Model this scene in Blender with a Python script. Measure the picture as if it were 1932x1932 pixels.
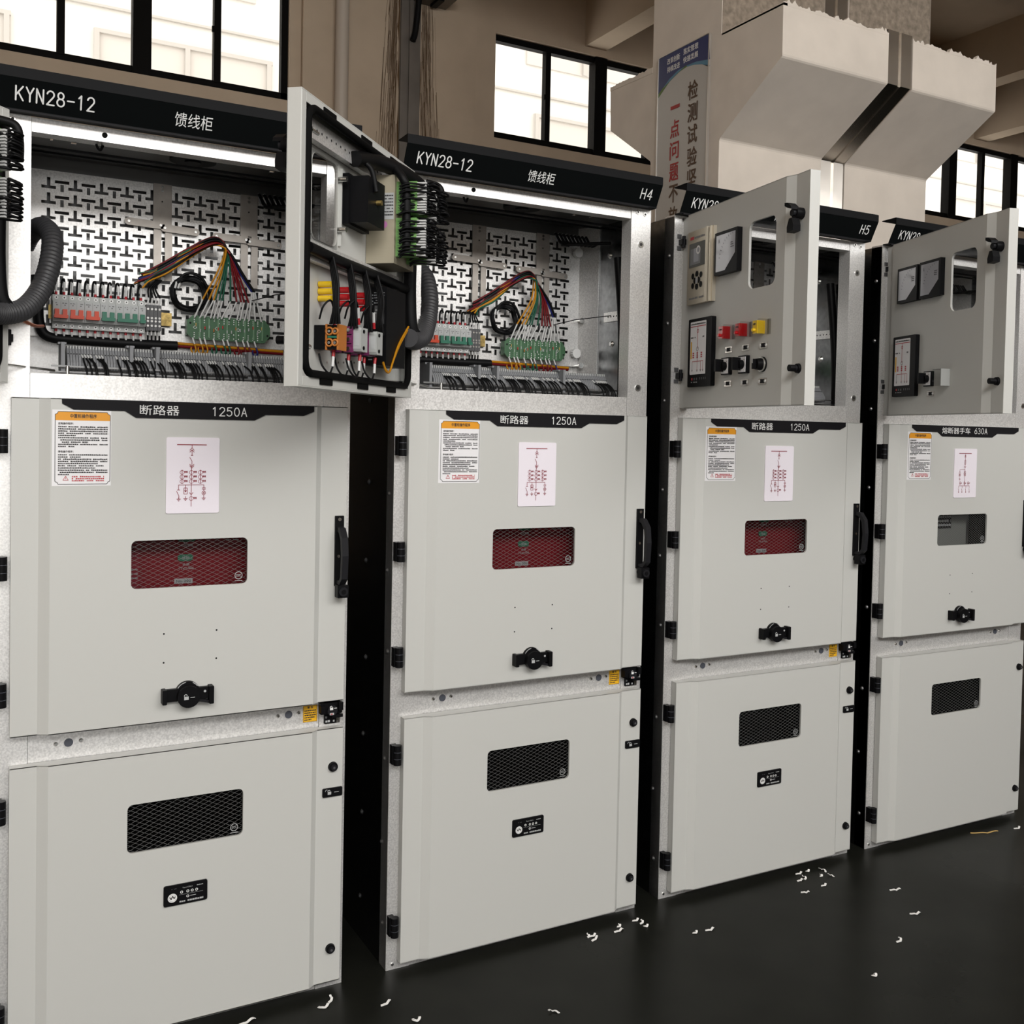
import bpy, math, random
from mathutils import Vector, Matrix
random.seed(7)
S = bpy.context.scene
COL = S.collection
pi = math.pi
for o in list(bpy.data.objects):
    bpy.data.objects.remove(o)

# ------------------------------------------------------------------ camera
CAM = Vector((-0.1013, -2.5165, 1.4422))
YAW, PITCH, ROLL = 0.5193, -0.0289, 0.0211
FPX, CX, CY = 1947.54, 1032.06, 869.05
_f = Vector((math.sin(YAW), math.cos(YAW), 0)); _r = Vector((math.cos(YAW), -math.sin(YAW), 0)); _u = Vector((0, 0, 1))
FWD = _f * math.cos(PITCH) + _u * math.sin(PITCH)
_u2 = _u * math.cos(PITCH) - _f * math.sin(PITCH)
RGT = _r * math.cos(ROLL) + _u2 * math.sin(ROLL)
UPV = _u2 * math.cos(ROLL) - _r * math.sin(ROLL)
cd = bpy.data.cameras.new('camera'); cam = bpy.data.objects.new('camera', cd); COL.objects.link(cam)
cam.matrix_world = Matrix(((RGT.x, UPV.x, -FWD.x, CAM.x), (RGT.y, UPV.y, -FWD.y, CAM.y), (RGT.z, UPV.z, -FWD.z, CAM.z), (0, 0, 0, 1)))
cd.sensor_width = 36; cd.lens = FPX / 1932 * 36
cd.shift_x = (966 - CX) / 1932; cd.shift_y = (CY - 966) / 1932
cd.clip_start = 0.05; cd.clip_end = 200
S.camera = cam

# ------------------------------------------------------------------ world, lights, exposure
W = bpy.data.worlds.new('world'); S.world = W; W.use_nodes = True
bg = W.node_tree.nodes['Background']; bg.inputs[0].default_value = (1.0, 0.992, 0.975, 1); bg.inputs[1].default_value = 2.9
def area(name, loc, target, sx, sy, energy, color=(1, .97, .92)):
    l = bpy.data.lights.new(name, 'AREA'); l.shape = 'RECTANGLE'; l.size = sx; l.size_y = sy; l.energy = energy; l.color = color
    o = bpy.data.objects.new(name, l); COL.objects.link(o); o.location = loc
    o.rotation_euler = (Vector(target) - Vector(loc)).to_track_quat('-Z', 'Y').to_euler()
    return o
area('high_window_daylight', (1.0, -5.75, 4.7), (2.0, 0, 1.5), 8.5, 1.9, 360, (1, .985, .96))
S.view_settings.view_transform = 'Standard'; S.view_settings.look = 'None'
S.view_settings.gamma = 1; S.view_settings.exposure = 0.12; S.view_settings.use_curve_mapping = False
S.render.film_transparent = False
try:
    S.cycles.max_bounces = 8; S.cycles.use_denoising = True; S.cycles.caustics_reflective = False; S.cycles.caustics_refractive = False
except Exception:
    pass

def ray(px, py):
    return FWD + RGT * ((px - CX) / FPX) + UPV * ((CY - py) / FPX)
def at_y(px, py, Y):
    d = ray(px, py); return CAM + d * ((Y - CAM.y) / d.y)
def at_x(px, py, X):
    d = ray(px, py); return CAM + d * ((X - CAM.x) / d.x)
def at_z(px, py, Z):
    d = ray(px, py); return CAM + d * ((Z - CAM.z) / d.z)

# ------------------------------------------------------------------ materials
M = {}
def mat(name, col, rough=.5, metal=0., spec=.5, noise=None, bump=None, rvar=0., coat=0.):
    """noise = (scale, amount, detail); bump = (scale, strength)"""
    m = bpy.data.materials.new(name); m.use_nodes = True; nt = m.node_tree; b = nt.nodes['Principled BSDF']
    b.inputs['Base Color'].default_value = (*col, 1); b.inputs['Roughness'].default_value = rough
    b.inputs['Metallic'].default_value = metal; b.inputs['Specular IOR Level'].default_value = spec
    if coat: b.inputs['Coat Weight'].default_value = coat
    if noise or bump:
        tc = nt.nodes.new('ShaderNodeTexCoord')
    if noise:
        n = nt.nodes.new('ShaderNodeTexNoise'); n.inputs['Scale'].default_value = noise[0]; n.inputs['Detail'].default_value = noise[2]
        nt.links.new(tc.outputs['Object'], n.inputs['Vector'])
        r = nt.nodes.new('ShaderNodeMapRange'); r.inputs[1].default_value = .3; r.inputs[2].default_value = .7
        r.inputs[3].default_value = 1 - noise[1]; r.inputs[4].default_value = 1 + noise[1]
        nt.links.new(n.outputs['Fac'], r.inputs[0])
        mx = nt.nodes.new('ShaderNodeMix'); mx.data_type = 'RGBA'; mx.blend_type = 'MULTIPLY'; mx.inputs['Factor'].default_value = 1
        mx.inputs['A'].default_value = (*col, 1); nt.links.new(r.outputs[0], mx.inputs['B'])
        nt.links.new(mx.outputs['Result'], b.inputs['Base Color'])
        if rvar:
            r2 = nt.nodes.new('ShaderNodeMapRange'); r2.inputs[1].default_value = .3; r2.inputs[2].default_value = .7
            r2.inputs[3].default_value = rough - rvar; r2.inputs[4].default_value = rough + rvar
            nt.links.new(n.outputs['Fac'], r2.inputs[0]); nt.links.new(r2.outputs[0], b.inputs['Roughness'])
    if bump:
        n2 = nt.nodes.new('ShaderNodeTexNoise'); n2.inputs['Scale'].default_value = bump[0]; n2.inputs['Detail'].default_value = 2
        nt.links.new(tc.outputs['Object'], n2.inputs['Vector'])
        bp = nt.nodes.new('ShaderNodeBump'); bp.inputs['Strength'].default_value = bump[1]; bp.inputs['Distance'].default_value = .001
        nt.links.new(n2.outputs['Fac'], bp.inputs['Height']); nt.links.new(bp.outputs[0], b.inputs['Normal'])
    M[name] = m
    return m

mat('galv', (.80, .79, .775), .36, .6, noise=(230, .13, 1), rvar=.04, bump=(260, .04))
mat('galv_shaded', (.20, .205, .21), .24, 1., noise=(60, .15, 2))  # galvanised side sheet, shade of the gaps put into a darker base colour
mat('steel_strip', (.36, .33, .3), .45, .7, noise=(40, .08, 2))
mat('zinc', (.7, .7, .68), .25, 1.)
mat('stainless', (.62, .58, .53), .22, 1., noise=(6, .12, 2))
mat('paint', (.53, .53, .505), .42, 0, .5, bump=(700, .06))
mat('black_paint', (.008, .0083, .009), .55, 0, .06)
mat('header_face', (.003, .0038, .004), .7, 0, .04)
mat('black_plate', (.009, .0085, .010), .55, 0, .12)
mat('black_plastic', (.0055, .0055, .0062), .42, 0, .09)
mat('dark_plastic', (.014, .014, .016), .42, 0, .12)
mat('rubber', (.003, .003, .003), .8, 0, .08)
mat('print_white', (.75, .75, .74), .6, 0, .2)
mat('print_grey', (.42, .43, .43), .6)
mat('label_white', (.78, .77, .78), .4, 0, .4)
mat('mimic_white', (.82, .77, .83), .35, 0, .4)
mat('mimic_red', (.24, .006, .022), .5)
mat('print_black', (.02, .018, .018), .6)
mat('print_red', (.45, .05, .06), .6)
mat('orange_print', (.72, .30, .012), .45)
mat('yellow_print', (.78, .42, .012), .45)
mat('red_panel', (.19, .004, .010), .4, 0, .4)
mat('green_mark', (.03, .16, .09), .5)
mat('wire_mesh', (.36, .36, .36), .5, .2)
mat('grey_equipment', (.22, .23, .21), .5)
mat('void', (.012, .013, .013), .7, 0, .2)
mat('lens_grey', (.07, .075, .09), .25)
mat('plastic_light', (.40, .41, .40), .45)
mat('plastic_grey', (.20, .205, .215), .5)
mat('plastic_dark_grey', (.075, .075, .078), .5)
mat('toggle_orange', (.55, .045, .006), .4)
mat('toggle_green', (.015, .14, .085), .4)
mat('board_green', (.045, .115, .055), .5, noise=(30, .1, 2))
mat('board_rib', (.13, .24, .14), .5)
mat('connector_green', (.16, .34, .10), .45)
mat('yellow_zinc', (.50, .36, .13), .35, .8, noise=(90, .4, 2))
mat('conduit', (.04, .04, .043), .45, 0, .4)
mat('wire_black', (.004, .004, .0045), .5, 0, .15)
mat('wire_yellow', (.42, .18, .006), .45, 0, .2)
mat('wire_green', (.008, .075, .042), .45, 0, .2)
mat('wire_red', (.13, .004, .007), .45, 0, .2)
mat('wire_blue', (.008, .012, .11), .45, 0, .2)
mat('sleeve', (.55, .55, .54), .5)
mat('ferrule_red', (.35, .008, .015), .4)
mat('copper', (.6, .2, .09), .35, .9)
mat('beige', (.36, .32, .235), .5)
mat('champagne', (.52, .47, .38), .38, .5)
mat('screen', (.16, .165, .16), .12)
mat('screen_pale', (.42, .43, .47), .12)
mat('lamp_red', (.45, .006, .01), .25, coat=.5)
mat('lamp_yellow', (.8, .52, .01), .25, coat=.5)
mat('purple', (.15, .018, .085), .45)
mat('amber', (.42, .14, .02), .5)
mat('pink', (.5, .18, .4), .5)
mat('wall_paint', (.50, .40, .30), .85, 0, .2, noise=(3, .06, 4))
mat('ceiling_paint', (.50, .40, .30), .9, 0, .2, noise=(2, .06, 3))
mat('column_paint', (.70, .63, .555), .8, 0, .25, noise=(5, .05, 4), bump=(60, .15))
mat('rough_concrete', (.26, .215, .17), .9, 0, .2, noise=(26, .3, 6))
mat('pipe_white', (.50, .43, .36), .4)
mat('rust', (.085, .045, .02), .9, 0, .1)
mat('rust_pale', (.155, .11, .075), .9, 0, .1)
mat('bay_steel_shaded', (.16, .16, .16), .4, .9)  # steel inside the bay, its shade put into a darker base colour
mat('dull_bolt', (.22, .22, .22), .4, .9)
mat('yard', (.35, .34, .32), .9)
mat('wall_steel', (.17, .15, .13), .45, .5, noise=(3, .15, 3))
mat('window_black', (.0025, .002, .0016), .6, 0, .08)
mat('facade', (.80, .77, .72), .9, 0, .1)
mat('facade_white', (.60, .59, .565), .9, 0, .1)
mat('facade_grey', (.42, .40, .375), .9, 0, .1)
mat('facade_pane', (.49, .465, .435), .7, 0, .1)
mat('sign_white', (.46, .44, .41), .3, 0, .5)
mat('sign_blue', (.03, .04, .13), .35)
mat('sign_cyan', (.09, .22, .32), .35)
mat('sign_green', (.10, .17, .03), .35)
mat('sign_black_sheen', (.075, .035, .014), .4)  # black lettering, the reflection on it put into a brown base colour
mat('sign_red', (.33, .012, .012), .4)
mat('alu', (.75, .73, .7), .3, .9)
mat('scrap_white', (.8, .79, .77), .5)
mat('scrap_yellow', (.55, .36, .12), .5)
# floor: dark worn epoxy
def floor_mat():
    m = mat('floor_epoxy', (.012, .0125, .0105), .32, 0, .09)
    nt = m.node_tree; b = nt.nodes['Principled BSDF']; tc = nt.nodes.new('ShaderNodeTexCoord')
    n = nt.nodes.new('ShaderNodeTexNoise'); n.inputs['Scale'].default_value = 1.6; n.inputs['Detail'].default_value = 6
    nt.links.new(tc.outputs['Object'], n.inputs['Vector'])
    r = nt.nodes.new('ShaderNodeMapRange'); r.inputs[1].default_value = .3; r.inputs[2].default_value = .7; r.inputs[3].default_value = .24; r.inputs[4].default_value = .42
    nt.links.new(n.outputs['Fac'], r.inputs[0]); nt.links.new(r.outputs[0], b.inputs['Roughness'])
    c = nt.nodes.new('ShaderNodeValToRGB'); c.color_ramp.elements[0].color = (.0065, .0068, .0056, 1); c.color_ramp.elements[1].color = (.015, .0155, .0125, 1)
    n2 = nt.nodes.new('ShaderNodeTexNoise'); n2.inputs['Scale'].default_value = 9; n2.inputs['Detail'].default_value = 8
    nt.links.new(tc.outputs['Object'], n2.inputs['Vector']); nt.links.new(n2.outputs['Fac'], c.inputs[0]); nt.links.new(c.outputs[0], b.inputs['Base Color'])
floor_mat()
def glass(name, tint, refl):
    m = bpy.data.materials.new(name); m.use_nodes = True; nt = m.node_tree
    nt.nodes.remove(nt.nodes['Principled BSDF']); out = nt.nodes['Material Output']
    t = nt.nodes.new('ShaderNodeBsdfTransparent'); t.inputs[0].default_value = (*tint, 1)
    g = nt.nodes.new('ShaderNodeBsdfGlossy'); g.inputs['Roughness'].default_value = .03
    fr = nt.nodes.new('ShaderNodeFresnel'); fr.inputs[0].default_value = refl
    geo = nt.nodes.new('ShaderNodeNewGeometry'); fm = nt.nodes.new('ShaderNodeMath'); fm.operation = 'SUBTRACT'; fm.use_clamp = True
    nt.links.new(fr.outputs[0], fm.inputs[0]); nt.links.new(geo.outputs['Backfacing'], fm.inputs[1])
    mx = nt.nodes.new('ShaderNodeMixShader'); nt.links.new(fm.outputs[0], mx.inputs[0]); nt.links.new(t.outputs[0], mx.inputs[1]); nt.links.new(g.outputs[0], mx.inputs[2])
    nt.links.new(mx.outputs[0], out.inputs[0]); M[name] = m
glass('pane', (.86, .86, .86), 1.2); glass('clear', (.86, .86, .86), 1.25); glass('window_glass', (.96, .95, .93), 1.3)

# ------------------------------------------------------------------ mesh builder
class MB:
    def __init__(s): s.v = []; s.f = []; s.m = []; s.mats = []; s.sm = []
    def mi(s, mt):
        if mt not in s.mats: s.mats.append(mt)
        return s.mats.index(mt)
    def add(s, vs, fs, mt, smooth=False):
        b = len(s.v); s.v += [tuple(v) for v in vs]; k = s.mi(mt)
        for f in fs: s.f.append(tuple(b + i for i in f)); s.m.append(k); s.sm.append(smooth)
        return s
    def box(s, x0, x1, y0, y1, z0, z1, mt):
        return s.add([(x0, y0, z0), (x1, y0, z0), (x1, y1, z0), (x0, y1, z0), (x0, y0, z1), (x1, y0, z1), (x1, y1, z1), (x0, y1, z1)],
              [(0, 1, 5, 4), (1, 2, 6, 5), (2, 3, 7, 6), (3, 0, 4, 7), (4, 5, 6, 7), (3, 2, 1, 0)], mt)
    def prism(s, poly, ax, a0, a1, mt, smooth=False):
        """poly in the two other axes (x,z for ax y; y,z for ax x; x,y for ax z), extruded along ax"""
        n = len(poly)
        P = {'y': lambda p, a: (p[0], a, p[1]), 'x': lambda p, a: (a, p[0], p[1]), 'z': lambda p, a: (p[0], p[1], a)}[ax]
        vs = [P(p, a0) for p in poly] + [P(p, a1) for p in poly]
        s.add(vs, [tuple(range(n)), tuple(reversed(range(n, 2 * n)))], mt)
        return s.add(vs, [(i, (i + 1) % n, n + (i + 1) % n, n + i) for i in range(n)], mt, smooth)
    def cyl(s, c, r, ax, h, mt, n=18, r2=None):
        r2 = r if r2 is None else r2
        i = 'xyz'.index(ax); j, k = (i + 1) % 3, (i + 2) % 3
        vs = []
        for a, rr in ((0, r), (h, r2)):
            for q in range(n):
                p = [0, 0, 0]; t = 2 * pi * q / n; p[i] = c[i] + a; p[j] = c[j] + rr * math.cos(t); p[k] = c[k] + rr * math.sin(t); vs.append(tuple(p))
        s.add(vs, [tuple(range(n)), tuple(reversed(range(n, 2 * n)))], mt)
        return s.add(vs, [(q, (q + 1) % n, n + (q + 1) % n, n + q) for q in range(n)], mt, True)
    def tube(s, pts, r, mt, n=6, rf=None, closed=False):
        pts = [Vector(p) for p in pts]; N = len(pts); vs = []; up = None
        for i, p in enumerate(pts):
            a = pts[(i - 1) % N] if (i or closed) else p; b = pts[(i + 1) % N] if (i < N - 1 or closed) else p
            t = (b - a).normalized()
            if up is None:
                up = t.cross(Vector((0, 0, 1)));
                if up.length < 1e-3: up = t.cross(Vector((1, 0, 0)))
                up.normalize()
            else:
                up = (up - t * up.dot(t)).normalized()
            w = t.cross(up); rr = r if rf is None else rf(i)
            for q in range(n):
                g = 2 * pi * q / n; vs.append(p + up * (rr * math.cos(g)) + w * (rr * math.sin(g)))
        fs = []
        for i in range(N if closed else N - 1):
            for q in range(n):
                i2 = (i + 1) % N; fs.append((i * n + q, i * n + (q + 1) % n, i2 * n + (q + 1) % n, i2 * n + q))
        s.add(vs, fs, mt, True)
        if not closed: s.add(vs, [tuple(reversed(range(n))), tuple(range((N - 1) * n, N * n))], mt)
        return s
    def mesh(s, name):
        me = bpy.data.meshes.new(name); me.from_pydata(s.v, [], s.f)
        for mt in s.mats: me.materials.append(M[mt])
        me.polygons.foreach_set('material_index', s.m); me.polygons.foreach_set('use_smooth', s.sm); me.update()
        return me
    def obj(s, name, parent=None, label=None, bev=0, loc=None):
        return link(name, s.mesh(name), parent, label, bev, loc)
def link(name, me, parent=None, label=None, bev=0, loc=None):
    o = bpy.data.objects.new(name, me); COL.objects.link(o)
    if parent: o.parent = parent
    if loc: o.location = loc
    if label: o['label'] = label
    if bev:
        b = o.modifiers.new('bevel', 'BEVEL'); b.width = bev; b.segments = 2; b.limit_method = 'ANGLE'; b.angle_limit = .6
    return o
def empty(name, loc=(0, 0, 0), rz=0, parent=None, label=None, cat=None, group=None):
    o = bpy.data.objects.new(name, None); COL.objects.link(o); o.location = loc; o.rotation_euler = (0, 0, rz); o.empty_display_size = .05
    if parent: o.parent = parent
    return tag(o, label, cat, group)
def tag(o, label=None, cat=None, group=None, kind=None):
    if label: o['label'] = label
    if cat: o['category'] = cat
    if group: o['group'] = group
    if kind: o['kind'] = kind
    return o
def smooth_path(pts, k=8):
    P = [Vector(p) for p in pts]; out = []
    for i in range(len(P) - 1):
        a = P[i - 1] if i else P[i] * 2 - P[i + 1]; b, c = P[i], P[i + 1]; d = P[i + 2] if i + 2 < len(P) else c * 2 - b
        for q in range(k):
            t = q / k; out.append(.5 * ((2 * b) + (c - a) * t + (2 * a - 5 * b + 4 * c - d) * t * t + (3 * b - a - 3 * c + d) * t ** 3))
    out.append(P[-1]); return out
def rrect(x0, z0, x1, z1, r, n=4):
    out = []
    for cx, cz, a in ((x1 - r, z1 - r, 0), (x0 + r, z1 - r, 90), (x0 + r, z0 + r, 180), (x1 - r, z0 + r, 270)):
        for i in range(n + 1):
            t = math.radians(a + 90 * i / n); out.append((cx + r * math.cos(t), cz + r * math.sin(t)))
    return out

# text as flat mesh, cached
_T = {}
def text_mesh(t, bold=0):
    if (t, bold) in _T: return _T[(t, bold)]
    c = bpy.data.curves.new('lettering', 'FONT'); c.body = t; c.size = 1; c.offset = bold; c.resolution_u = 3
    o = bpy.data.objects.new('lettering', c); COL.objects.link(o)
    dg = bpy.context.evaluated_depsgraph_get(); me = bpy.data.meshes.new_from_object(o.evaluated_get(dg))
    vs = [(v.co.x, v.co.y) for v in me.vertices]; fs = [tuple(p.vertices) for p in me.polygons]
    bpy.data.objects.remove(o); bpy.data.curves.remove(c); bpy.data.meshes.remove(me)
    if not vs: vs = [(0, 0)]
    x0 = min(v[0] for v in vs); x1 = max(v[0] for v in vs); y0 = min(v[1] for v in vs); y1 = max(v[1] for v in vs)
    _T[(t, bold)] = (vs, fs, (x0, x1, y0, y1)); return _T[(t, bold)]
def _arc(cx, cy, rx, ry, a0, a1, n=10): return [(cx + rx * math.cos(math.radians(a0 + (a1 - a0) * i / n)), cy + ry * math.sin(math.radians(a0 + (a1 - a0) * i / n))) for i in range(n + 1)]
GLY = {'K': [[(0, 0), (0, 1)], [(.48, 1), (.02, .38)], [(.17, .57), (.5, 0)]], 'Y': [[(0, 1), (.25, .5), (.5, 1)], [(.25, .5), (.25, 0)]], 'N': [[(0, 0), (0, 1), (.46, 0), (.46, 1)]],
       '2': [_arc(.25, .74, .24, .26, 170, -35) + [(.0, 0), (.5, 0)]], '8': [_arc(.25, .76, .2, .24, 0, 360, 16), _arc(.25, .27, .25, .27, 0, 360, 16)], '-': [[(.02, .48), (.48, .48)]], '1': [[(.1, .8), (.27, 1), (.27, 0)]],
       'H': [[(0, 0), (0, 1)], [(.46, 0), (.46, 1)], [(0, .52), (.46, .52)]], '4': [[(.36, 0), (.36, 1), (0, .3), (.5, .3)]], '5': [[(.45, 1), (.08, 1), (.04, .58)] + _arc(.22, .33, .26, .33, 120, -150)],
       '0': [_arc(.25, .5, .24, .5, 0, 360, 20)], '6': [[(.38, 1), (.06, .45)] + _arc(.25, .3, .24, .3, 160, 520, 18)], '3': [_arc(.23, .76, .2, .24, 150, -80), _arc(.22, .27, .26, .27, 90, -150)], 'A': [[(0, 0), (.25, 1), (.5, 0)], [(.09, .34), (.41, .34)]]}
class Plane:
    """drawing on a flat face: origin o, in-plane axes ex, ez, outward normal n"""
    def __init__(s, mb, o, ex=(1, 0, 0), ez=(0, 0, 1), n=(0, -1, 0)):
        s.mb = mb; s.o = Vector(o); s.ex = Vector(ex); s.ez = Vector(ez); s.n = Vector(n)
    def p(s, x, z, h=.0004): return s.o + s.ex * x + s.ez * z + s.n * h
    def poly(s, pts, mt, h=.0004): s.mb.add([s.p(x, z, h) for x, z in pts], [tuple(range(len(pts)))], mt)
    def rect(s, x0, z0, x1, z1, mt, h=.0004): s.poly([(x0, z0), (x1, z0), (x1, z1), (x0, z1)], mt, h)
    def slab(s, pts, mt, h0, h1):
        n = len(pts); vs = [s.p(x, z, h0) for x, z in pts] + [s.p(x, z, h1) for x, z in pts]
        s.mb.add(vs, [tuple(range(n, 2 * n))] + [(i, (i + 1) % n, n + (i + 1) % n, n + i) for i in range(n)], mt)
    def line(s, pts, w, mt, h=.0006):
        for (a, b), (c, d) in zip(pts, pts[1:]):
            L = math.hypot(c - a, d - b) or 1e-9; nx, nz = -(d - b) / L * w / 2, (c - a) / L * w / 2
            s.poly([(a + nx, b + nz), (a - nx, b - nz), (c - nx, d - nz), (c + nx, d + nz)], mt, h)
    def ring(s, x, z, r, w, mt, h=.0006, n=14, a0=0, a1=360):
        t = [math.radians(a0 + (a1 - a0) * i / n) for i in range(n + 1)]
        vs = [s.p(x + (r - w / 2) * math.cos(q), z + (r - w / 2) * math.sin(q), h) for q in t] + [s.p(x + (r + w / 2) * math.cos(q), z + (r + w / 2) * math.sin(q), h) for q in t]
        s.mb.add(vs, [(i, i + 1, n + 2 + i, n + 1 + i) for i in range(n)], mt)
    def disc(s, x, z, r, mt, h=.0006, n=14): s.poly([(x + r * math.cos(2 * pi * i / n), z + r * math.sin(2 * pi * i / n)) for i in range(n)], mt, h)
    def text(s, t, x0, z0, x1, z1, mt, h=.0008, bold=0):
        """fit the string's own outline into the box"""
        vs, fs, (a, b, c, d) = text_mesh(t, 0); kx = (x1 - x0) / max(b - a, 1e-6); kz = (z1 - z0) / max(d - c, 1e-6)
        for q in ((0,) if not bold else (-bold, 0, bold)):
            for r in ((0,) if not bold else (-bold * .6, bold * .6)):
                s.mb.add([s.p(x0 + (v[0] - a + q) * kx, z0 + (v[1] - c + r) * kz, h + (q + r) * 1e-4) for v in vs], fs, mt)
    def letters(s, t, x0, z0, x1, z1, mt, h=.0008, w=.1):
        """round-ended single-stroke lettering on a fixed pitch"""
        k = (x1 - x0) / (len(t) * .72 - .22); H = z1 - z0; W_ = w * H
        for i, c in enumerate(t):
            for st in GLY[c]:
                P = [(x0 + (i * .72 + a) * k, z0 + W_ / 2 + b * (H - W_)) for a, b in st]
                s.line(P, W_, mt, h)
                for q, p in enumerate(P): s.disc(p[0], p[1], W_ / 2, mt, h + .00004 + q * 1e-6, 8)
    def padlock(s, x, z, k, mt, h=.0006):
        s.rect(x - .5 * k, z - .5 * k, x + .5 * k, z + .3 * k, mt, h); s.ring(x - .15 * k, z + .45 * k, .32 * k, .16 * k, mt, h, 10, 0, 200)
    def dashes(s, x0, x1, z, hgt, mt, dens=.9, h=.0006, fill=1.0):
        x = x0; end = x0 + (x1 - x0) * fill
        while x < end - 1e-5:
            w = hgt * random.uniform(.7, 1.3)
            if random.random() < dens: s.rect(x, z, min(x + w, end), z + hgt * random.uniform(.75, 1), mt, h)
            x += w + hgt * .22

# ------------------------------------------------------------------ the setting
YW = 7.0
def wall_pt(px, py): p = at_y(px, py, YW); return p.x, p.z
def structure(mb, name): return tag(mb.obj(name), kind='structure')
XL, XR, YF, ZC = -4.5, 17.0, -6.0, 6.6
structure(MB().box(XL, XR, YF, YW + .3, -.2, 0, 'floor_epoxy'), 'floor')
structure(MB().box(XL, XR, YF, YW + .3, ZC, ZC + .2, 'ceiling_paint'), 'ceiling')
structure(MB().box(XL - .2, XL, YF, YW + .3, 0, ZC, 'wall_paint'), 'wall_left')
structure(MB().box(XR, XR + .2, YF, YW + .3, 0, ZC, 'wall_paint'), 'wall_right')
fw = MB(); bx0, bx1, bz, hz0, hz1 = -3.4, .9, 2.7, 3.7, 5.7
fw.box(XL, bx0, YF - .2, YF, 0, bz, 'wall_paint').box(bx1, XR, YF - .2, YF, 0, bz, 'wall_paint').box(XL, XR, YF - .2, YF, bz, hz0, 'wall_paint').box(XL, XR, YF - .2, YF, hz1, ZC, 'wall_paint')
for k in range(8): fw.box(XL + k * 3.07, XL + k * 3.07 + .25, YF - .2, YF, hz0, hz1, 'wall_paint')
structure(fw, 'wall_front')
structure(MB().box(XL - 6, XR + 6, -26, YF - .2, -.3, -.1, 'yard'), 'ground')
# back wall with three openings
zb = wall_pt(1000, 271)[1]; zt = wall_pt(1000, 76)[1]
zb = wall_pt(933, 259)[1]; zt = wall_pt(936, 61)[1]
w1r = wall_pt(546, 100)[0]; w2l = wall_pt(934, 150)[0]
sashw = wall_pt(1133, 200)[0] - wall_pt(936, 200)[0]
pitch = sashw
w1l = w1r - 2.0 * (w1r - wall_pt(252 + 17, 100)[0])
w3_mid = wall_pt(1801, 345)[0]
wins = [(w1l, w1r), (w2l, w2l + 2 * pitch + .06), (w3_mid - pitch - .03, w3_mid + 2 * pitch + .03)]
wb = MB(); xs = [XL] + [x for w in wins for x in w] + [XR]
wb.box(XL, XR, YW, YW + .24, 0, zb, 'wall_paint'); wb.box(XL, XR, YW, YW + .24, zt, ZC, 'wall_paint')
for a, b in zip(xs[0::2], xs[1::2]): wb.box(a, b, YW, YW + .24, zb, zt, 'wall_paint')
structure(wb, 'wall_back')
for i, (a, b) in enumerate(wins):
    root = tag(empty('window_%d' % (i + 1), ((a + b) / 2, YW, zb)), kind='structure'); ox, oz = (a + b) / 2, zb
    n = 2 if i < 2 else 3; fr = MB(); H = zt - zb; t = .06; w = (b - a) / n
    def bar(x0, x1, z0, z1, d0=.05, d1=.13): fr.box(x0 - ox, x1 - ox, d0, d1, z0, z1, 'window_black')
    bar(a, b, 0, t * 1.25); bar(a, b, H - t, H); bar(a, a + t * .4, 0, H); bar(b - t, b, 0, H)
    for k in range(1, n): bar(a + k * w - .075, a + k * w + .075, 0, H, .02, .15)
    for k in range(n):
        mid = a + (k + .5) * w; bar(mid - .03, mid + .03, t, H - t, .04, .12)
        fr.box(mid - .05 - ox, mid - .03 - ox, .03, .05, H * .47, H * .47 + .05, 'window_black')
    fr.obj('frame', root)
    MB().box(a - ox, b - ox, .085, .091, .02, H - .02, 'window_glass').obj('pane', root)
# outside: pale building
bd = empty('factory_building', (4, 16, 0), label='pale factory building with ribbon windows outside the high windows', cat='building')
b = MB(); b.box(-16, 22, 0, 2, 0, 14, 'facade_white'); b.obj('facade', bd)
for zz in (4.6, 6.15, 8.2, 9.9):
    b = MB(); b.box(-16, 22, -.06, 0, zz, zz + .035, 'facade_grey'); b.obj('ledge', bd)
for k in range(9):
    x0 = -14.5 + k * 4.1; z0 = 6.6
    b = MB(); b.box(x0, x0 + 2.9, -.05, 0, z0, z0 + 1.25, 'facade_pane')
    for q in (0, 1.42, 2.8): b.box(x0 + q, x0 + q + .08, -.1, -.05, z0 + .06, z0 + 1.17, 'facade_grey')
    for q in (0, .55, 1.17): b.box(x0, x0 + 2.9, -.1, -.05, z0 + q, z0 + q + .06, 'facade_grey')
    b.obj('window', bd)
    b = MB(); b.box(x0 - .2, x0 + 2.6, -.05, 0, z0 + 2.2, z0 + 3.2, 'facade_pane'); b.box(x0 + 1.1, x0 + 1.2, -.1, -.05, z0 + 2.2, z0 + 3.2, 'facade_grey'); b.obj('window', bd)

# beams under the ceiling
def beam(pxl, pxr, name):
    l = at_y(*pxl, YW); r = at_y(*pxr, YW)
    structure(MB().box(l.x, r.x, YF, YW, l.z, ZC, 'ceiling_paint'), name)
    return l.z
zbm = beam((1104, 87), (1143, 95), 'trim_1'); beam((1838, 262), (1862, 268), 'trim_2'); 
p3 = at_y(1755, 189, YW); structure(MB().box(p3.x, p3.x + .27, YF, YW, p3.z, ZC, 'ceiling_paint'), 'trim_3')
pm = at_z(1890, 4, zbm); structure(MB().box(XL, XR, pm.y - .3, pm.y, zbm - .02, ZC, 'ceiling_paint'), 'trim_4')
# window head band
# pilaster of the wall between the first two windows
pxa, pxb = wall_pt(568, 100)[0], wall_pt(893, 100)[0]
structure(MB().box(pxa, pxb, YW - .07, YW, 0, ZC, 'wall_paint'), 'trim_5')
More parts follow.
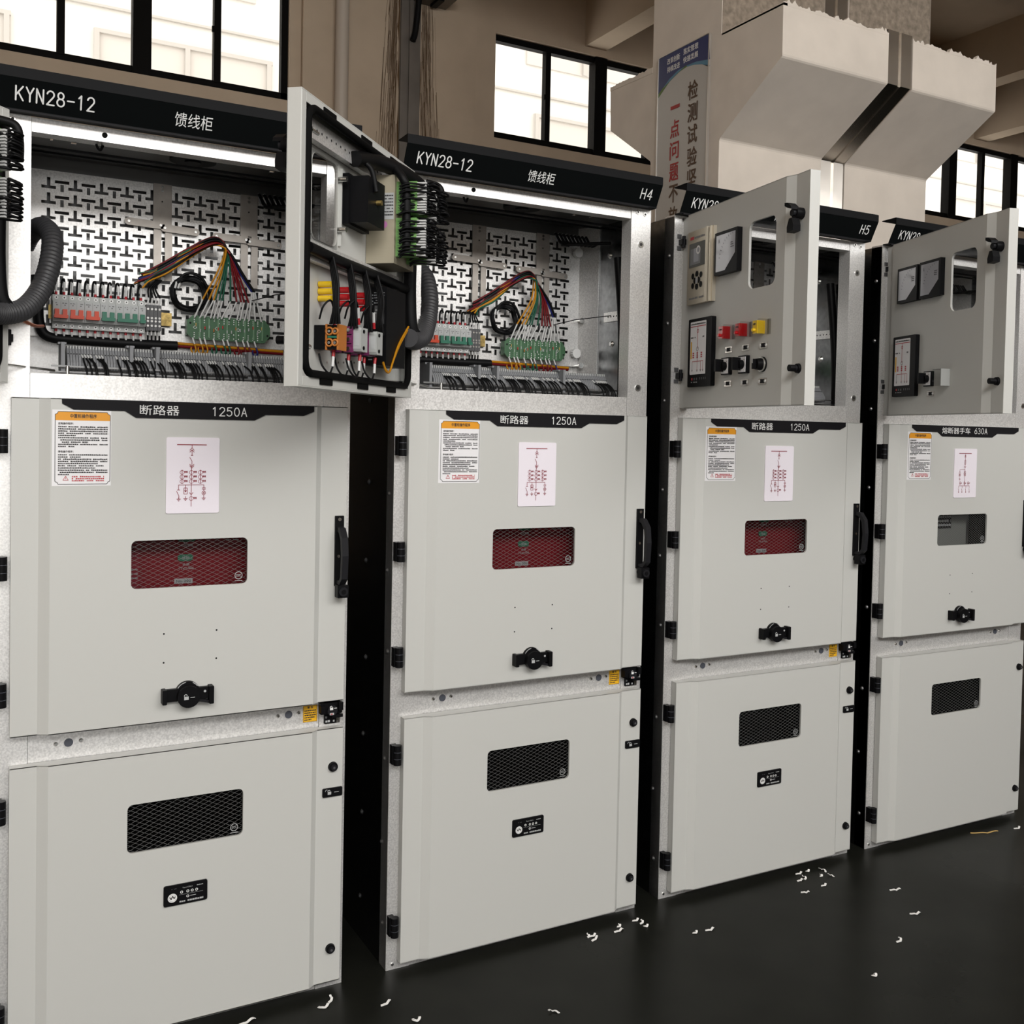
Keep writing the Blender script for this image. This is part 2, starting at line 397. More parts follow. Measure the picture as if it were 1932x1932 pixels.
# rain pipe, cable channel with rust streaks
x = wall_pt(636, 100)[0]
tag(MB().tube([(x, YW - .14, .0), (x, YW - .14, ZC)], .062, 'pipe_white', 16).obj('drain_pipe'), 'pale round pipe running up the wall right of the first window', 'pipe')
xa, xb = at_y(756, 100, YW - .1).x, at_y(793, 100, YW - .1).x
ch = empty('cable_channel', ((xa + xb) / 2, YW - .07, 0), label='grey steel cable channel on the wall with rust streaks either side', cat='cable channel')
w = (xb - xa) / 2
MB().box(-w, w, -.03, 0, 0, ZC, 'wall_steel').box(-.02, .02, -.05, -.03, 0, 5.6, 'wall_steel').obj('cover', ch)
zz = at_y(775, 80, YW - .1).z
MB().tube(smooth_path([(.09, -.09, ZC - .3), (.06, -.09, zz + .5), (.03, -.08, zz + .12), (0, -.08, zz)]), .03, 'wire_black', 8).obj('cable', ch)
rs = MB(); pl = Plane(rs, (0, -.001, 0)); rnd = random.Random(3)
zlo, zhi = at_y(775, 330, YW - .1).z - .3, at_y(775, 0, YW - .1).z + .2
for sd in (-1, 1):
    pts = [(sd * (w + .002), zlo), (sd * (w + .012), zlo)]
    for k in range(14): pts.append((sd * (w + .006 + .016 * rnd.random()), zlo + (zhi - zlo) * (k + 1) / 14))
    pts.append((sd * (w + .004), zhi)); pl.poly(pts, 'rust')
    for k in range(150):
        t = rnd.random(); z1 = zhi - rnd.uniform(-.1, .9) * (zhi - zlo); z0 = max(zlo, z1 - rnd.uniform(.15, .45) * (zhi - zlo)); f = (zhi - z1) / (zhi - zlo)
        x0 = w + .02 + abs(rnd.gauss(0, .085)) * (.5 + f); x1 = x0 + rnd.uniform(.005, .04)
        if x0 > w + .22: continue
        wd = rnd.uniform(.0015, .0042)
        pl.line([(sd * x0, z1), (sd * (x0 * .4 + x1 * .6), (z1 + z0) / 2), (sd * x1, z0)], wd, 'rust_pale' if rnd.random() < .75 else 'rust', .0008 + k * 1e-5)
rs.obj('rust_stain', ch, 'brown rust streaks running down the wall')
br = at_y(800, -2, YW - .2)
wlb = empty('wall_bracket', (br.x, YW - .07, br.z), label='dark metal bracket at the top of the rust-streaked wall channel', cat='bracket')
MB().box(-.22, .28, -.3, 0, .0, .07, 'wall_steel').obj('plate', wlb); MB().box(.1, .16, -.25, -.05, -.03, .0, 'black_plastic').obj('clip', wlb)

# double column with corbels
YC = 2.2; A = at_y(1357, 262, YC); B = at_y(1747, 342, YC); x0, x1 = A.x, B.x
cs = at_y(1549, 310, YC).x; ce = at_y(1588, 350, YC).x + .02
def cyz(px, py): p = at_x(px, py, x0); return (p.y, p.z)
yb_ = cyz(1230, 200)[0]
prof = [(YC, 0), (YC, cyz(1357, 262)[1]), cyz(1476, 105), cyz(1478, 5), (YC, cyz(1478, 5)[1] - .0), (YC, ZC), (yb_, ZC), (yb_, cyz(1234, 118)[1]), cyz(1152, 167), cyz(1152, 247), (yb_, cyz(1227, 305)[1]), (yb_, 0)]
ztop = cyz(1478, 5)[1]
col = tag(empty('column', (x0, YC, 0)), kind='structure')
def rel(pr): return [(y - YC, z) for y, z in pr]
low = [(YC, 0), (YC, prof[1][1]), prof[2], (prof[3][0], ztop), (YC, ztop), (yb_, ztop), (prof[8][0], prof[8][1]), prof[9], prof[10], (yb_, 0)]
for nm, a, b_ in (('pillar', 0, cs - x0), ('pillar', ce - x0, x1 - x0)):
    m = MB(); m.prism(rel(low), 'x', a, b_, 'column_paint'); m.obj(nm, col, bev=.012)
    m = MB(); m.box(a, b_, 0.004, yb_ - YC, ztop, ZC, 'column_paint'); m.box(a + .004, b_ - .004, .001, .004, ztop, ZC, 'rough_concrete'); m.obj('upper_shaft', col)
# ragged plaster edge along the top of each corbel face
rg = MB(); rnd = random.Random(5); yf = prof[3][0] - YC
for a, b_ in ((0, cs - x0), (ce - x0, x1 - x0)):
    n = 60; top = [(a + (b_ - a) * (i + rnd.uniform(-.3, .3)) / n, ztop + rnd.uniform(.0, .010) + (rnd.uniform(.008, .022) if rnd.random() < .18 else 0) + .006 * math.sin(i * .37 + a * 9)) for i in range(n + 1)]
    rg.prism([(a, ztop - .01)] + top + [(b_, ztop - .01)], 'y', yf, yf + .03, 'column_paint')
n = 30; rg.prism([(yf, ztop - .01)] + [(yf + (0 - yf) * i / n, ztop + rnd.uniform(0, .01)) for i in range(n + 1)] + [(0, ztop - .01)], 'x', 0, .03, 'column_paint')
n = 26; yy0, yy1 = prof[8][0] - YC, yb_ - YC
rg.prism([(yy0, prof[8][1] - .02)] + [(yy0 + (yy1 - yy0) * i / n, prof[8][1] + (ztop - prof[8][1]) * i / n + rnd.uniform(0, .012)) for i in range(n + 1)] + [(yy1, ztop - .03)], 'x', -.002, .03, 'column_paint')
rg.obj('plaster_edge', col)
st = MB(); a, b_ = cs - x0, ce - x0; mid = (a + b_) / 2
sp = [(0.006, 0), (.006, prof[1][1]), (prof[2][0] - YC + .006, prof[2][1] + .004), (yf + .006, ztop + .03), (.01, ztop + .03), (.01, ZC)]
for q0, q1, dz in ((a, mid - .012, 0), (mid - .012, mid + .012, .012), (mid + .012, b_, 0)):
    vs = [(q, y + dz, z) for q in (q0, q1) for y, z in sp]; n = len(sp)
    st.add(vs, [(i, n + i, n + i + 1, i + 1) for i in range(n - 1)], 'stainless')
for q in (mid - .012, mid + .012):
    vs = [(q, y + dz, z) for dz in (0, .012) for y, z in sp]; n = len(sp); st.add(vs, [(i, n + i, n + i + 1, i + 1) for i in range(n - 1)], 'stainless')
st.obj('joint_cover', col, 'shiny steel strip covering the joint')

# slogan board on the column's side
y1, zt1 = [*at_x(1247, 111, x0)][1:]; y0, zt0 = [*at_x(1341, 66, x0)][1:]
Wd = y1 - y0; zt1 = (zt1 + zt0) / 2; zbt = 1.7; Hh = zt1 - zbt
sg = empty('slogan_board', (x0 - .012, y1, zbt), label='tall white slogan board with blue header on the column side', cat='sign')
m = MB(); m.box(-.0, .012, -Wd, 0, 0, Hh, 'sign_white'); pl = Plane(m, (0, 0, 0), ex=(0, -1, 0), n=(-1, 0, 0))
def Sg(px, py): p = at_x(px, py, x0 - .012); return (y1 - p.y, p.z - zbt)
arc = [Sg(1220 + a / 5.52, 60 + b / 5.52) for a, b in ((150, 680), (240, 520), (330, 425), (420, 365), (500, 342), (580, 338), (660, 352))]
top2 = [Sg(1220 + a / 5.52, 60 + b / 5.52) for a, b in ((150, 640), (240, 490), (330, 400), (420, 350), (520, 310), (660, 285))]
pl.poly([(0, arc[0][1])] + arc[1:] + [(Wd, arc[-1][1]), (Wd, Hh), (0, Hh)], 'sign_cyan', .0006)
pl.poly([(0, arc[0][1])] + arc[1:4] + [Sg(1220 + 420 / 5.52, 60 + 340 / 5.52), (0, Hh * .9)], 'sign_green', .0009)
pl.poly([(0, top2[0][1])] + top2[1:] + [(Wd, Hh), (0, Hh)], 'sign_blue', .0012)
def sgt(t, px0, py0, px1, py1, mt, bold):
    a = Sg(1220 + px0 / 5.52, 60 + py0 / 5.52); b = Sg(1220 + px1 / 5.52, 60 + py1 / 5.52); return a, b
def put(t, xa, xb, zc, hh, mt, bold=.02): pl.text(t, xa, zc - hh / 2, xb, zc + hh / 2, mt, .0022, bold)
za = Sg(1220 + 240 / 5.52, 60 + 307 / 5.52)[1]; zb2 = Sg(1220 + 240 / 5.52, 60 + 392 / 5.52)[1]
put('改革创新', .18 * Wd, .44 * Wd, za, .036, 'print_white'); put('落实管理', .51 * Wd, .8 * Wd, za + .012, .036, 'print_white')
put('持续改进', .18 * Wd, .44 * Wd, zb2, .036, 'print_white'); put('快速发展', .51 * Wd, .8 * Wd, zb2 + .012, .036, 'print_white')
for k, c in enumerate('检测试验坚持'):
    pt = Sg(1220 + (485 - 4 * k) / 5.52, 60 + (603 + 231 * k) / 5.52); put(c, pt[0] - .046, pt[0] + .046, pt[1], .108, 'sign_black_sheen', .022)
for k, c in enumerate('一点问题不放'):
    pt = Sg(1220 + (300 - 5 * k) / 5.52, 60 + (782 + 226 * k) / 5.52)
    put(c, pt[0] - .044, pt[0] + .044, pt[1], .016 if k == 0 else .105, 'sign_red' if k < 4 else 'sign_black_sheen', .022)
m.obj('board', sg)
MB().box(-.004, .012, -Wd - .008, -Wd, 0, Hh, 'alu').box(-.004, .012, 0, .008, 0, Hh, 'alu').box(-.004, .012, -Wd, 0, Hh, Hh + .006, 'alu').obj('frame', sg)

# ------------------------------------------------------------------ switchgear cabinets (local: x right from the door edge, y inward, z up)
def ring_faces(mb, rect, hole, y, mt, flip=False):
    X0, X1, Z0, Z1 = rect; n = len(hole) // 4
    oc = [(X1, Z1), (X0, Z1), (X0, Z0), (X1, Z0)]
    vs = [(x, y, z) for x, z in oc] + [(x, y, z) for x, z in hole]; fs = []
    for c in range(4):
        for i in range(n - 1): fs.append((c, 4 + c * n + i, 4 + c * n + i + 1))
        d = (c + 1) % 4; fs.append((c, 4 + c * n + n - 1, 4 + d * n, d))
    if flip: fs = [tuple(reversed(f)) for f in fs]
    mb.add(vs, fs, mt)
def door_mb(Wd, z0, z1, s1, f1, f2, s2, hole, T, lip=.02, pr=.012, th=.003):
    mb = MB(); mt = 'paint'
    hp = rrect(hole[0], hole[2], hole[1], hole[3], hole[4], 5)
    for dy, fl in ((0, False), (th, True)):
        L = [(0, 0), (s1, 0), (f1, -pr), (f2, -pr), (s2, 0), (Wd, 0)]
        for i, ((a, ya), (b, yb)) in enumerate(zip(L, L[1:])):
            if i == 2: ring_faces(mb, (a, b, z0, z1), hp, ya + dy, mt, fl)
            else:
                q = (0, 1, 2, 3); mb.add([(a, ya + dy, z0), (b, yb + dy, z0), (b, yb + dy, z1), (a, ya + dy, z1)], [q if not fl else q[::-1]], mt)
    n = len(hp); mb.add([(x, -pr, z) for x, z in hp] + [(x, -pr + th + .004, z) for x, z in hp], [(i, (i + 1) % n, n + (i + 1) % n, n + i) for i in range(n)], mt)
    P = [(0, 0), (s1, 0), (f1, -pr), (f2, -pr), (s2, 0), (Wd, 0), (Wd, T), (0, T)]
    mb.prism(P, 'z', z1 - .002, z1, mt); mb.prism(P, 'z', z0, z0 + .002, mt)
    mb.box(0, .002, 0.0005, T, z0 + .001, z1 - .001, mt); mb.box(Wd - .002, Wd, 0.0005, T, z0 + .001, z1 - .001, mt)
    if lip:
        mb.box(.002, lip, T - .002, T, z0 + .002, z1 - .002, mt); mb.box(Wd - lip, Wd - .002, T - .002, T, z0 + .002, z1 - .002, mt)
        mb.box(lip, Wd - lip, T - .002, T, z0 + .002, z0 + lip, mt); mb.box(lip, Wd - lip, T - .002, T, z1 - lip, z1 - .002, mt)
    return mb
_C = {}
def cached(key, fn):
    if key not in _C: _C[key] = fn().mesh(key)
    return _C[key]
def lattice(mb, x0, x1, z0, z1, y, px, pz, r, mt):
    """expanded-metal lattice clipped to a rectangle"""
    sl = pz / px
    for sg_ in (1, -1):
        k = -int((z1 - z0) / sl / px) - 2
        while True:
            xa = x0 + k * px
            if xa > x1 + (z1 - z0) / sl: break
            # line through (xa, z0) with slope sg*sl
            pts = []
            ts = [x0, x1]
            xA = max(x0, min(x1, xa)) if sg_ > 0 else None
            if sg_ > 0: lo, hi = max(x0, xa), min(x1, xa + (z1 - z0) / sl)
            else: lo, hi = max(x0, xa - (z1 - z0) / sl), min(x1, xa)
            if hi > lo + 1e-4:
                f = (lambda x: z0 + (x - xa) * sl) if sg_ > 0 else (lambda x: z0 + (xa - x) * sl)
                mb.tube([(lo, y, f(lo)), (hi, y, f(hi))], r, mt, 4)
            k += 1
    return mb

WD = .7552; YP = -.012   # door width, raised middle of the doors
ZU0, ZU1, ZL0, ZL1 = .746, 1.491, .0238, .6776
HU = (.244, .506, 1.060, 1.171, .012); HL = (.241, .503, .449, .562, .012)

def frame_mb():
    m = MB(); g = 'galv'
    for a, b, i in ((-.0304, .0365, 1), (.7000, .7696, -1)):
        m.box(a, b, .0255, .028, 0, 2.107, g)
        m.box(a, a + .002, .028, .075, 0, 2.107, g); m.box(b - .002, b, .028, .075, 0, 2.107, g)
    m.box(.0375, .699, .0275, .030, 2.073, 2.105, g); m.box(.0375, .699, .030, .07, 2.073, 2.0755, g)
    m.box(.0375, .699, .0275, .030, 1.486, 1.546, g); m.box(.0375, .699, .030, .06, 1.5435, 1.546, g)
    m.box(.0375, .699, .0275, .030, .66, .765, g)
    m.box(.0375, .699, .0275, .030, 0, .04, g)
    for z in (2.094, 2.09): pass
    pl = Plane(m, (0, .0255, 0))
    for x, z, r in ((.722, 2.094, .006), (.748, 2.090, .006), (.0, 2.094, .006), (.735, 2.000, .010), (.736, 1.575, .010), (-.012, .014, .004)):
        m.cyl((x, .0255, z), r, 'y', -.002, 'zinc', 14); pl.disc(x, z, r * .5, 'print_black', .0022)
    m.cyl((.185, .0275, 2.088), .006, 'y', -.002, 'rubber', 12)
    return m
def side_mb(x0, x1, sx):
    m = MB(); m.box(x0, x1, .028, 1.5, 0, 2.1, 'galv_shaded')
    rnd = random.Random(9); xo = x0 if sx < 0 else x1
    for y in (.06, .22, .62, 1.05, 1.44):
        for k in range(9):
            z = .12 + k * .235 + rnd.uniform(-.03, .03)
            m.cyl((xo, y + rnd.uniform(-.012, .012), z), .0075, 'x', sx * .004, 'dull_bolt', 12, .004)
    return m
def roof_mb():
    m = MB(); g = 'bay_steel_shaded'
    ys = [.03, .075, .105, .115, .155]
    # roof with cooling slots near both sides
    holes = []
    for k in range(5): holes += [(.13, .142, .10 + .022 * k, .115 + .022 * k), (.60, .612, .10 + .022 * k, .115 + .022 * k)]
    holes += [(.085, .091, .10, .20), (.66, .666, .10, .20)]
    X = sorted({-.0304, .7696} | {h[0] for h in holes} | {h[1] for h in holes}); Y = sorted({.03, 1.5} | {h[2] for h in holes} | {h[3] for h in holes})
    for a, b in zip(X, X[1:]):
        for c, d in zip(Y, Y[1:]):
            if not any(h[0] <= (a + b) / 2 <= h[1] and h[2] <= (c + d) / 2 <= h[3] for h in holes): m.box(a, b, c, d, 2.1, 2.102, g)
    return m
def lining_mb():
    m = MB(); g = 'galv'
    m.box(-.028, .7676, .39, .392, 1.49, 1.655, g); m.box(-.028, .7676, .40, .402, 1.655, 2.06, 'bay_steel_shaded'); m.box(-.028, .7676, .37, .392, 2.06, 2.1, 'bay_steel_shaded')                       # rear wall of the low-voltage bay, shade put into its upper part's colour
    m.box(-.028, .7676, .03, .39, 1.484, 1.486, g)                    # its floor
    m.prism([(.728, .364), (.764, .30), (.767, .30), (.767, .39), (.728, .39)], 'z', 1.486, 2.1, g)
    m.prism([(.018, .364), (-.026, .30), (-.028, .30), (-.028, .39), (.018, .39)], 'z', 1.486, 2.1, g)
    m.box(.03, .76, .12, .126, 2.062, 2.068, 'wire_black'); m.box(.03, .76, .20, .205, 2.07, 2.075, 'wire_black')
    pl = Plane(m, (.7676, 0, 0), ex=(0, 1, 0), n=(-1, 0, 0))
    m.box(.762, .7655, .09, .26, 1.79, 1.82, g)
    for k in range(9): m.box(.7612, .762, .105 + k * .016, .109 + k * .016, 1.803, 1.807, 'void')
    for y, z in ((.24, 2.0), (.1, 1.66), (.1, 1.60), (.22, 1.72)): m.cyl((.7676, y, z), .011, 'x', -.006, 'zinc', 14, .006)
    for z in (1.80, 1.655): m.cyl((.725, .362, z), .004, 'y', -.03, 'zinc', 8); m.cyl((.725, .335, z), .009, 'y', -.004, 'zinc', 12)
    return m
def plate_mb():
    m = MB(); g = 'galv'; X0, X1, Z0, Z1, y = .020, .728, 1.652, 2.066, .36
    holes = []
    for r in range(10):
        zt_ = 2.049 - .038 * r
        for k in range(11):
            cx = .094 + .061 * k
            if cx + .055 > X1: break
            holes += [(cx - .0165, cx + .0165, zt_ - .028, zt_ - .0205), (cx - .004, cx + .004, zt_ - .0205, zt_)]
            tx = cx + .0305; holes += [(tx - .0165, tx + .0165, zt_ - .0135, zt_ - .006), (tx - .004, tx + .004, zt_ - .0335, zt_ - .0155)]
    Zs = sorted({Z0, Z1} | {round(h[2], 5) for h in holes if h[2] > Z0} | {round(h[3], 5) for h in holes if h[3] > Z0})
    for a, b in zip(Zs, Zs[1:]):
        zc = (a + b) / 2; hs = sorted((h[0], h[1]) for h in holes if h[2] < zc < h[3]); x = X0
        for h0, h1 in hs:
            if h0 > x: m.box(x, h0, y, y + .002, a, b, g)
            x = max(x, h1)
        if X1 > x: m.box(x, X1, y, y + .002, a, b, g)
    return m
def header_mb(left, middle, right):
    m = MB(); x0, x1 = -.0304, .7700
    pr = [(.032, 2.188), (-.030, 2.190), (-.030, 2.168), (.000, 2.110), (.0, 2.107), (.026, 2.107)]
    for (a, b), (c, d) in zip(pr, pr[1:]):
        L = math.hypot(c - a, d - b); ny, nz = (d - b) / L * .0015, -(c - a) / L * .0015
        m.prism([(a + ny, b + nz), (c + ny, d + nz), (c - ny, d - nz), (a - ny, b - nz)], 'x', x0, x1, 'header_face' if (a, c) == (-.030, .0) else 'black_paint')
    for x in (x0, x1 - .0015): m.prism([(.032, 2.188), (-.03, 2.19), (-.03, 2.168)], 'x', x, x + .0015, 'black_paint')
    m.box(x0 + .01, x1 - .03, -.004, .006, 2.104, 2.1075, 'black_plate')
    L = math.hypot(.03, .058); pl = Plane(m, (0, 0.0, 2.11), ez=(0, -.03 / L, .058 / L), n=(0, -.058 / L, -.03 / L))
    pl.letters(left, .004, .0175, .158, .050, 'print_white', .0022)
    if middle: pl.text(middle, .328, .0165, .412, .049, 'print_white', .0022, .0)
    if right: pl.letters(right, .704, .0175, .742, .0495, 'print_white', .0022)
    return m
def hinge_mb():
    m = MB(); m.cyl((-.0165, .002, 0), .0105, 'z', .052, 'black_plastic', 14)
    for z in (.0165, .034): m.cyl((-.0165, .002, z), .0108, 'z', .0012, 'lens_grey', 14)
    m.box(-.0295, -.014, .006, .0255, .001, .051, 'black_plastic'); return m
def trio_mb():
    m = MB()
    m.cyl((0, .0275, 0), .0095, 'y', -.0025, 'lens_grey', 16); m.cyl((-.026, .0275, -.001), .0052, 'y', -.003, 'zinc', 12, .003); m.cyl((.026, .0275, .001), .0052, 'y', -.003, 'zinc', 12, .003)
    return m
def nameplate_mb(a, b, four):
    m = MB(); pl = Plane(m, (0, YP, 0))
    P = [(.098, 1.4905), (.0985, 1.480), (.122, 1.467), (.227, 1.467), (.251, 1.452), (.518, 1.452), (.545, 1.466), (.638, 1.466), (.664, 1.477), (.664, 1.4905)]
    pl.slab(P, 'black_plate', .0002, .0026)
    if four: pl.text(a, .248, 1.462, .396, 1.485, 'print_white', .003, .0); pl.letters(b, .419, 1.463, .487, 1.485, 'print_white', .003)
    else: pl.text(a, .259, 1.459, .345, 1.482, 'print_white', .003, 0); pl.letters(b, .419, 1.460, .499, 1.482, 'print_white', .003)
    return m
def instr_mb():
    m = MB(); pl = Plane(m, (0, YP, 0)); x0, x1, z0, z1 = .079, .199, 1.298, 1.466; random.seed(11)
    pl.slab([(x0, z0), (x1, z0), (x1, z1), (x0, z1)], 'label_white', 0, .0004)
    a, b, c, d = x0 + .006, x1 - .002, z0 + .004, z1 - .004; k = .006
    no = [(a + k, d), (b - k, d), (b - k * .8, d - k * .6), (b, d - k), (b, c + k), (b - k * .6, c + k * .8), (b - k, c), (a + k, c), (a + k * .8, c + k * .6), (a, c + k), (a, d - k), (a + k * .6, d - k * .8), (a + k, d)]
    pl.poly([(a + k, d), (a + k * .6, d - k * .8), (a, d - k), (a, d - .019), (b, d - .019), (b, d - k), (b - k * .8, d - k * .6), (b - k, d)], 'orange_print', .0006)
    pl.line(no, .0012, 'print_black', .0008)
    pl.text('中置柜操作程序', a + .030, d - .0135, b - .028, d - .0045, 'print_black', .001, .02)
    pl.text('送电操作程序：', a + .006, d - .0285, a + .037, d - .0235, 'print_black', .001, .02)
    pl.text('停电操作程序：', a + .006, d - .0905, a + .037, d - .0855, 'print_black', .001, .02)
    z = d - .0345
    for i, fl in enumerate((1, 1, 1, 1, .35, 1, 1, .6, 1, .33)): pl.dashes(a + .006, b - .005, z - i * .00485, .0030, 'print_black', .93, .001, fl)
    z = d - .0965
    for i, fl in enumerate((1, .45, 1, 1, .8, .92, .75, 1, 1, .22)): pl.dashes(a + .006, b - .005, z - i * .00485, .0030, 'print_black', .93, .001, fl)
    pl.line([(a + .016, c + .0085), (a + .0215, c + .018), (a + .027, c + .0085), (a + .016, c + .0085)], .001, 'print_red', .001); pl.line([(a + .0215, c + .0155), (a + .0215, c + .011)], .001, 'print_red', .001)
    for i in range(3): pl.dashes(a + .034, b - .012, c + .015 - i * .0045, .0032, 'print_red', .95, .001)
    return m
def mimic_mb(kind):
    m = MB(); pl = Plane(m, (0, YP, 0)); pl.slab(rrect(.3175, 1.232, .437, 1.409, .004), 'mimic_white', 0, .0024)
    k = .1195 / 282; R = 'mimic_red'; w = .0013
    def P(x, y): return (.3175 + (x - 848) * k, 1.409 - (y - 258) * .177 / 400)
    def ln(*p, w=w): pl.line([P(*q) for q in p], w, R, .003)
    def rg(x, y, r): q = P(x, y); pl.ring(q[0], q[1], r * k, .0010, R, .003)
    ln((903, 296), (1060, 296), w=.0022)
    def gnd(x, y): ln((x, y - 12), (x, y)); ln((x - 11, y), (x + 11, y)); ln((x - 7, y + 5), (x + 7, y + 5)); ln((x - 3, y + 10), (x + 3, y + 10))
    if kind == 0:
        ln((982, 296), (982, 312)); ln((970, 326), (982, 312), (994, 326)); ln((970, 336), (982, 322), (994, 336)); ln((982, 322), (982, 352)); ln((976, 352), (988, 352))
        ln((970, 362), (982, 382), (982, 408)); ln((970, 398), (982, 412), (994, 398)); ln((970, 388 + 18), (982, 402 + 18), (994, 388 + 18)); ln((980, 410), (980, 622))
        for x in (931, 980, 1028):
            for y in (442, 466, 490):
                rg(x, y, 11)
                for q in range(3): ln((x + 12 + q * 6, y - 1), (x + 15 + q * 6, y - 8), (x + 16 + q * 6, y + 3))
            if x != 980: ln((x, 428), (x, 502))
        ln((913, 508), (1047, 508)); ln((913, 508), (913, 534)); ln((905, 534), (921, 534)); ln((903, 541), (915, 566), (915, 580)); gnd(914, 582)
        ln((950, 508), (950, 545)); ln((941, 524), (959, 524), (959, 556), (941, 556), (941, 524)); ln((945, 536), (950, 546), (955, 536)); gnd(950, 580)
        ln((1047, 508), (1047, 524)); ln((1037, 524), (1057, 524)); ln((1037, 531), (1057, 531)); ln((1047, 531), (1047, 541)); rg(1047, 551, 10); ln((1040, 544), (1054, 558)); ln((1040, 558), (1054, 544)); ln((1047, 561), (1047, 570)); gnd(1047, 578)
        ln((970, 548), (980, 560), (990, 548)); rg(980, 580, 11)
        for q in range(3): ln((992 + q * 6, 579), (995 + q * 6, 572), (996 + q * 6, 583))
    else:
        ln((982, 296), (982, 430)); ln((972, 320), (982, 308), (992, 320)); ln((972, 330), (982, 318), (992, 330)); ln((975, 352), (989, 352), (989, 386), (975, 386), (975, 352)); ln((972, 402), (982, 414), (992, 402))
        ln((982, 430), (918, 430), (918, 450)); rg(918, 456, 9); rg(918, 474, 10); ln((911, 467), (925, 481)); ln((911, 481), (925, 467)); gnd(918, 505)
        ln((982, 430), (982, 560)); ln((973, 442), (991, 442), (991, 480), (973, 480), (973, 442)); rg(978, 462, 9)
        for x in (925, 980, 1026):
            rg(x, 535, 8); rg(x, 545, 8); ln((x + 10, 540), (x + 22, 534)); ln((x + 10, 545), (x + 22, 540))
        ln((910, 562), (1042, 562))
        for x in (910, 952, 998, 1042): ln((x, 562), (x, 580)); ln((x - 5, 584), (x, 600), (x, 612)); ln((x - 5, 610), (x, 618), (x + 5, 610))
    return m
def pane_mb(h):
    m = MB(); m.box(h[0] - .004, h[1] + .004, -.0088, -.0062, h[2] - .004, h[3] + .004, 'pane'); return m
def ccc_mb(h):
    m = MB(); pl = Plane(m, (0, -.0088, 0)); x, z = h[1] - .020, h[2] + .020
    pl.ring(x, z, .0085, .0014, 'print_grey', .0006, 20); pl.text('CCC', x - .0055, z - .0028, x + .0055, z + .0028, 'print_grey', .0006, .01)
    pl.rect(x - .009, z - .0135, x + .009, z - .012, 'print_grey', .0006); return m
def latt_mb(h, px=.0205, pz=.0103): return lattice(MB(), h[0] - .002, h[1] + .002, h[2] - .002, h[3] + .002, -.001, px, pz, .00034, 'wire_mesh')
def breaker_truck_mb():
    m = MB(); m.box(.15, .61, .055, .25, .98, 1.30, 'red_panel'); pl = Plane(m, (0, .055, 0))
    pl.rect(.15, .98, .271, 1.30, 'mimic_red', .001)
    pl.slab(rrect(.355, 1.158, .40, 1.185, .01), 'green_mark', 0, .003); pl.slab(rrect(.357, 1.112, .392, 1.128, .007), 'green_mark', 0, .003); pl.text('储能', .366, 1.116, .384, 1.123, 'print_grey', .004)
    pl.text('分闸按钮', .364, 1.146, .392, 1.153, 'print_grey', .001); pl.text('合闸', .368, 1.100, .384, 1.107, 'print_grey', .001)
    for z in (1.095, 1.092): pl.dashes(.360, .394, z, .0018, 'print_grey', .8, .001)
    pl.slab([(.350, 1.058), (.392, 1.058), (.392, 1.070), (.350, 1.070)], 'print_grey', 0, .001); pl.text('No 200', .354, 1.061, .388, 1.067, 'print_black', .002)
    for z in (1.095, 1.085, 1.075): pl.dashes(.252, .268, z, .003, 'print_grey', .9, .002)
    pl.dashes(.47, .50, 1.158, .003, 'print_grey', .9, .001)
    return m
def fuse_truck_mb():
    m = MB(); m.box(.15, .47, .05, .2, .98, 1.30, 'grey_equipment'); m.box(.47, .62, .16, .2, .98, 1.3, 'grey_equipment'); pl = Plane(m, (0, .05, 0)); random.seed(5)
    pl.slab([(.268, 1.115), (.385, 1.115), (.385, 1.2), (.268, 1.2)], 'black_plate', 0, .003)
    for z in (1.124, 1.139, 1.155): pl.dashes(.274, .382, z, .009, 'print_grey', .95, .004)
    return m
def lockknob_mb():
    m = MB(); x, z = .3695, .805; y = YP
    m.cyl((x, y, z + .006), .0275, 'y', -.010, 'black_plastic', 28); m.cyl((x, y - .010, z), .0255, 'y', -.016, 'black_plastic', 28)
    m.prism(rrect(.313, .794, .350, .823, .003), 'y', y - .012, y - .001, 'black_plastic'); m.prism(rrect(.311, .791, .321, .825, .002), 'y', y - .024, y - .001, 'black_plastic')
    m.prism(rrect(.388, .794, .426, .822, .003), 'y', y - .012, y - .001, 'black_plastic'); m.prism(rrect(.416, .783, .4265, .825, .002), 'y', y - .024, y - .001, 'black_plastic')
    m.prism([(.385, .792), (.418, .784), (.418, .79), (.39, .797)], 'y', y - .018, y - .004, 'dark_plastic')
    pl = Plane(m, (0, y - .026, 0)); pl.padlock(x - .006, z - .001, .010, 'print_grey'); pl.rect(x + .003, z - .002, x + .013, z - .0005, 'print_grey')
    pl2 = Plane(m, (0, y - .010, 0)); pl2.ring(x, z + .006, .0262, .0016, 'print_grey', .0008, 10, 100, 150); pl2.ring(x, z + .006, .0262, .0016, 'print_grey', .0008, 10, 35, 65)
    m.cyl((.408, y - .012, .812), .003, 'y', -.001, 'print_grey', 8)
    return m
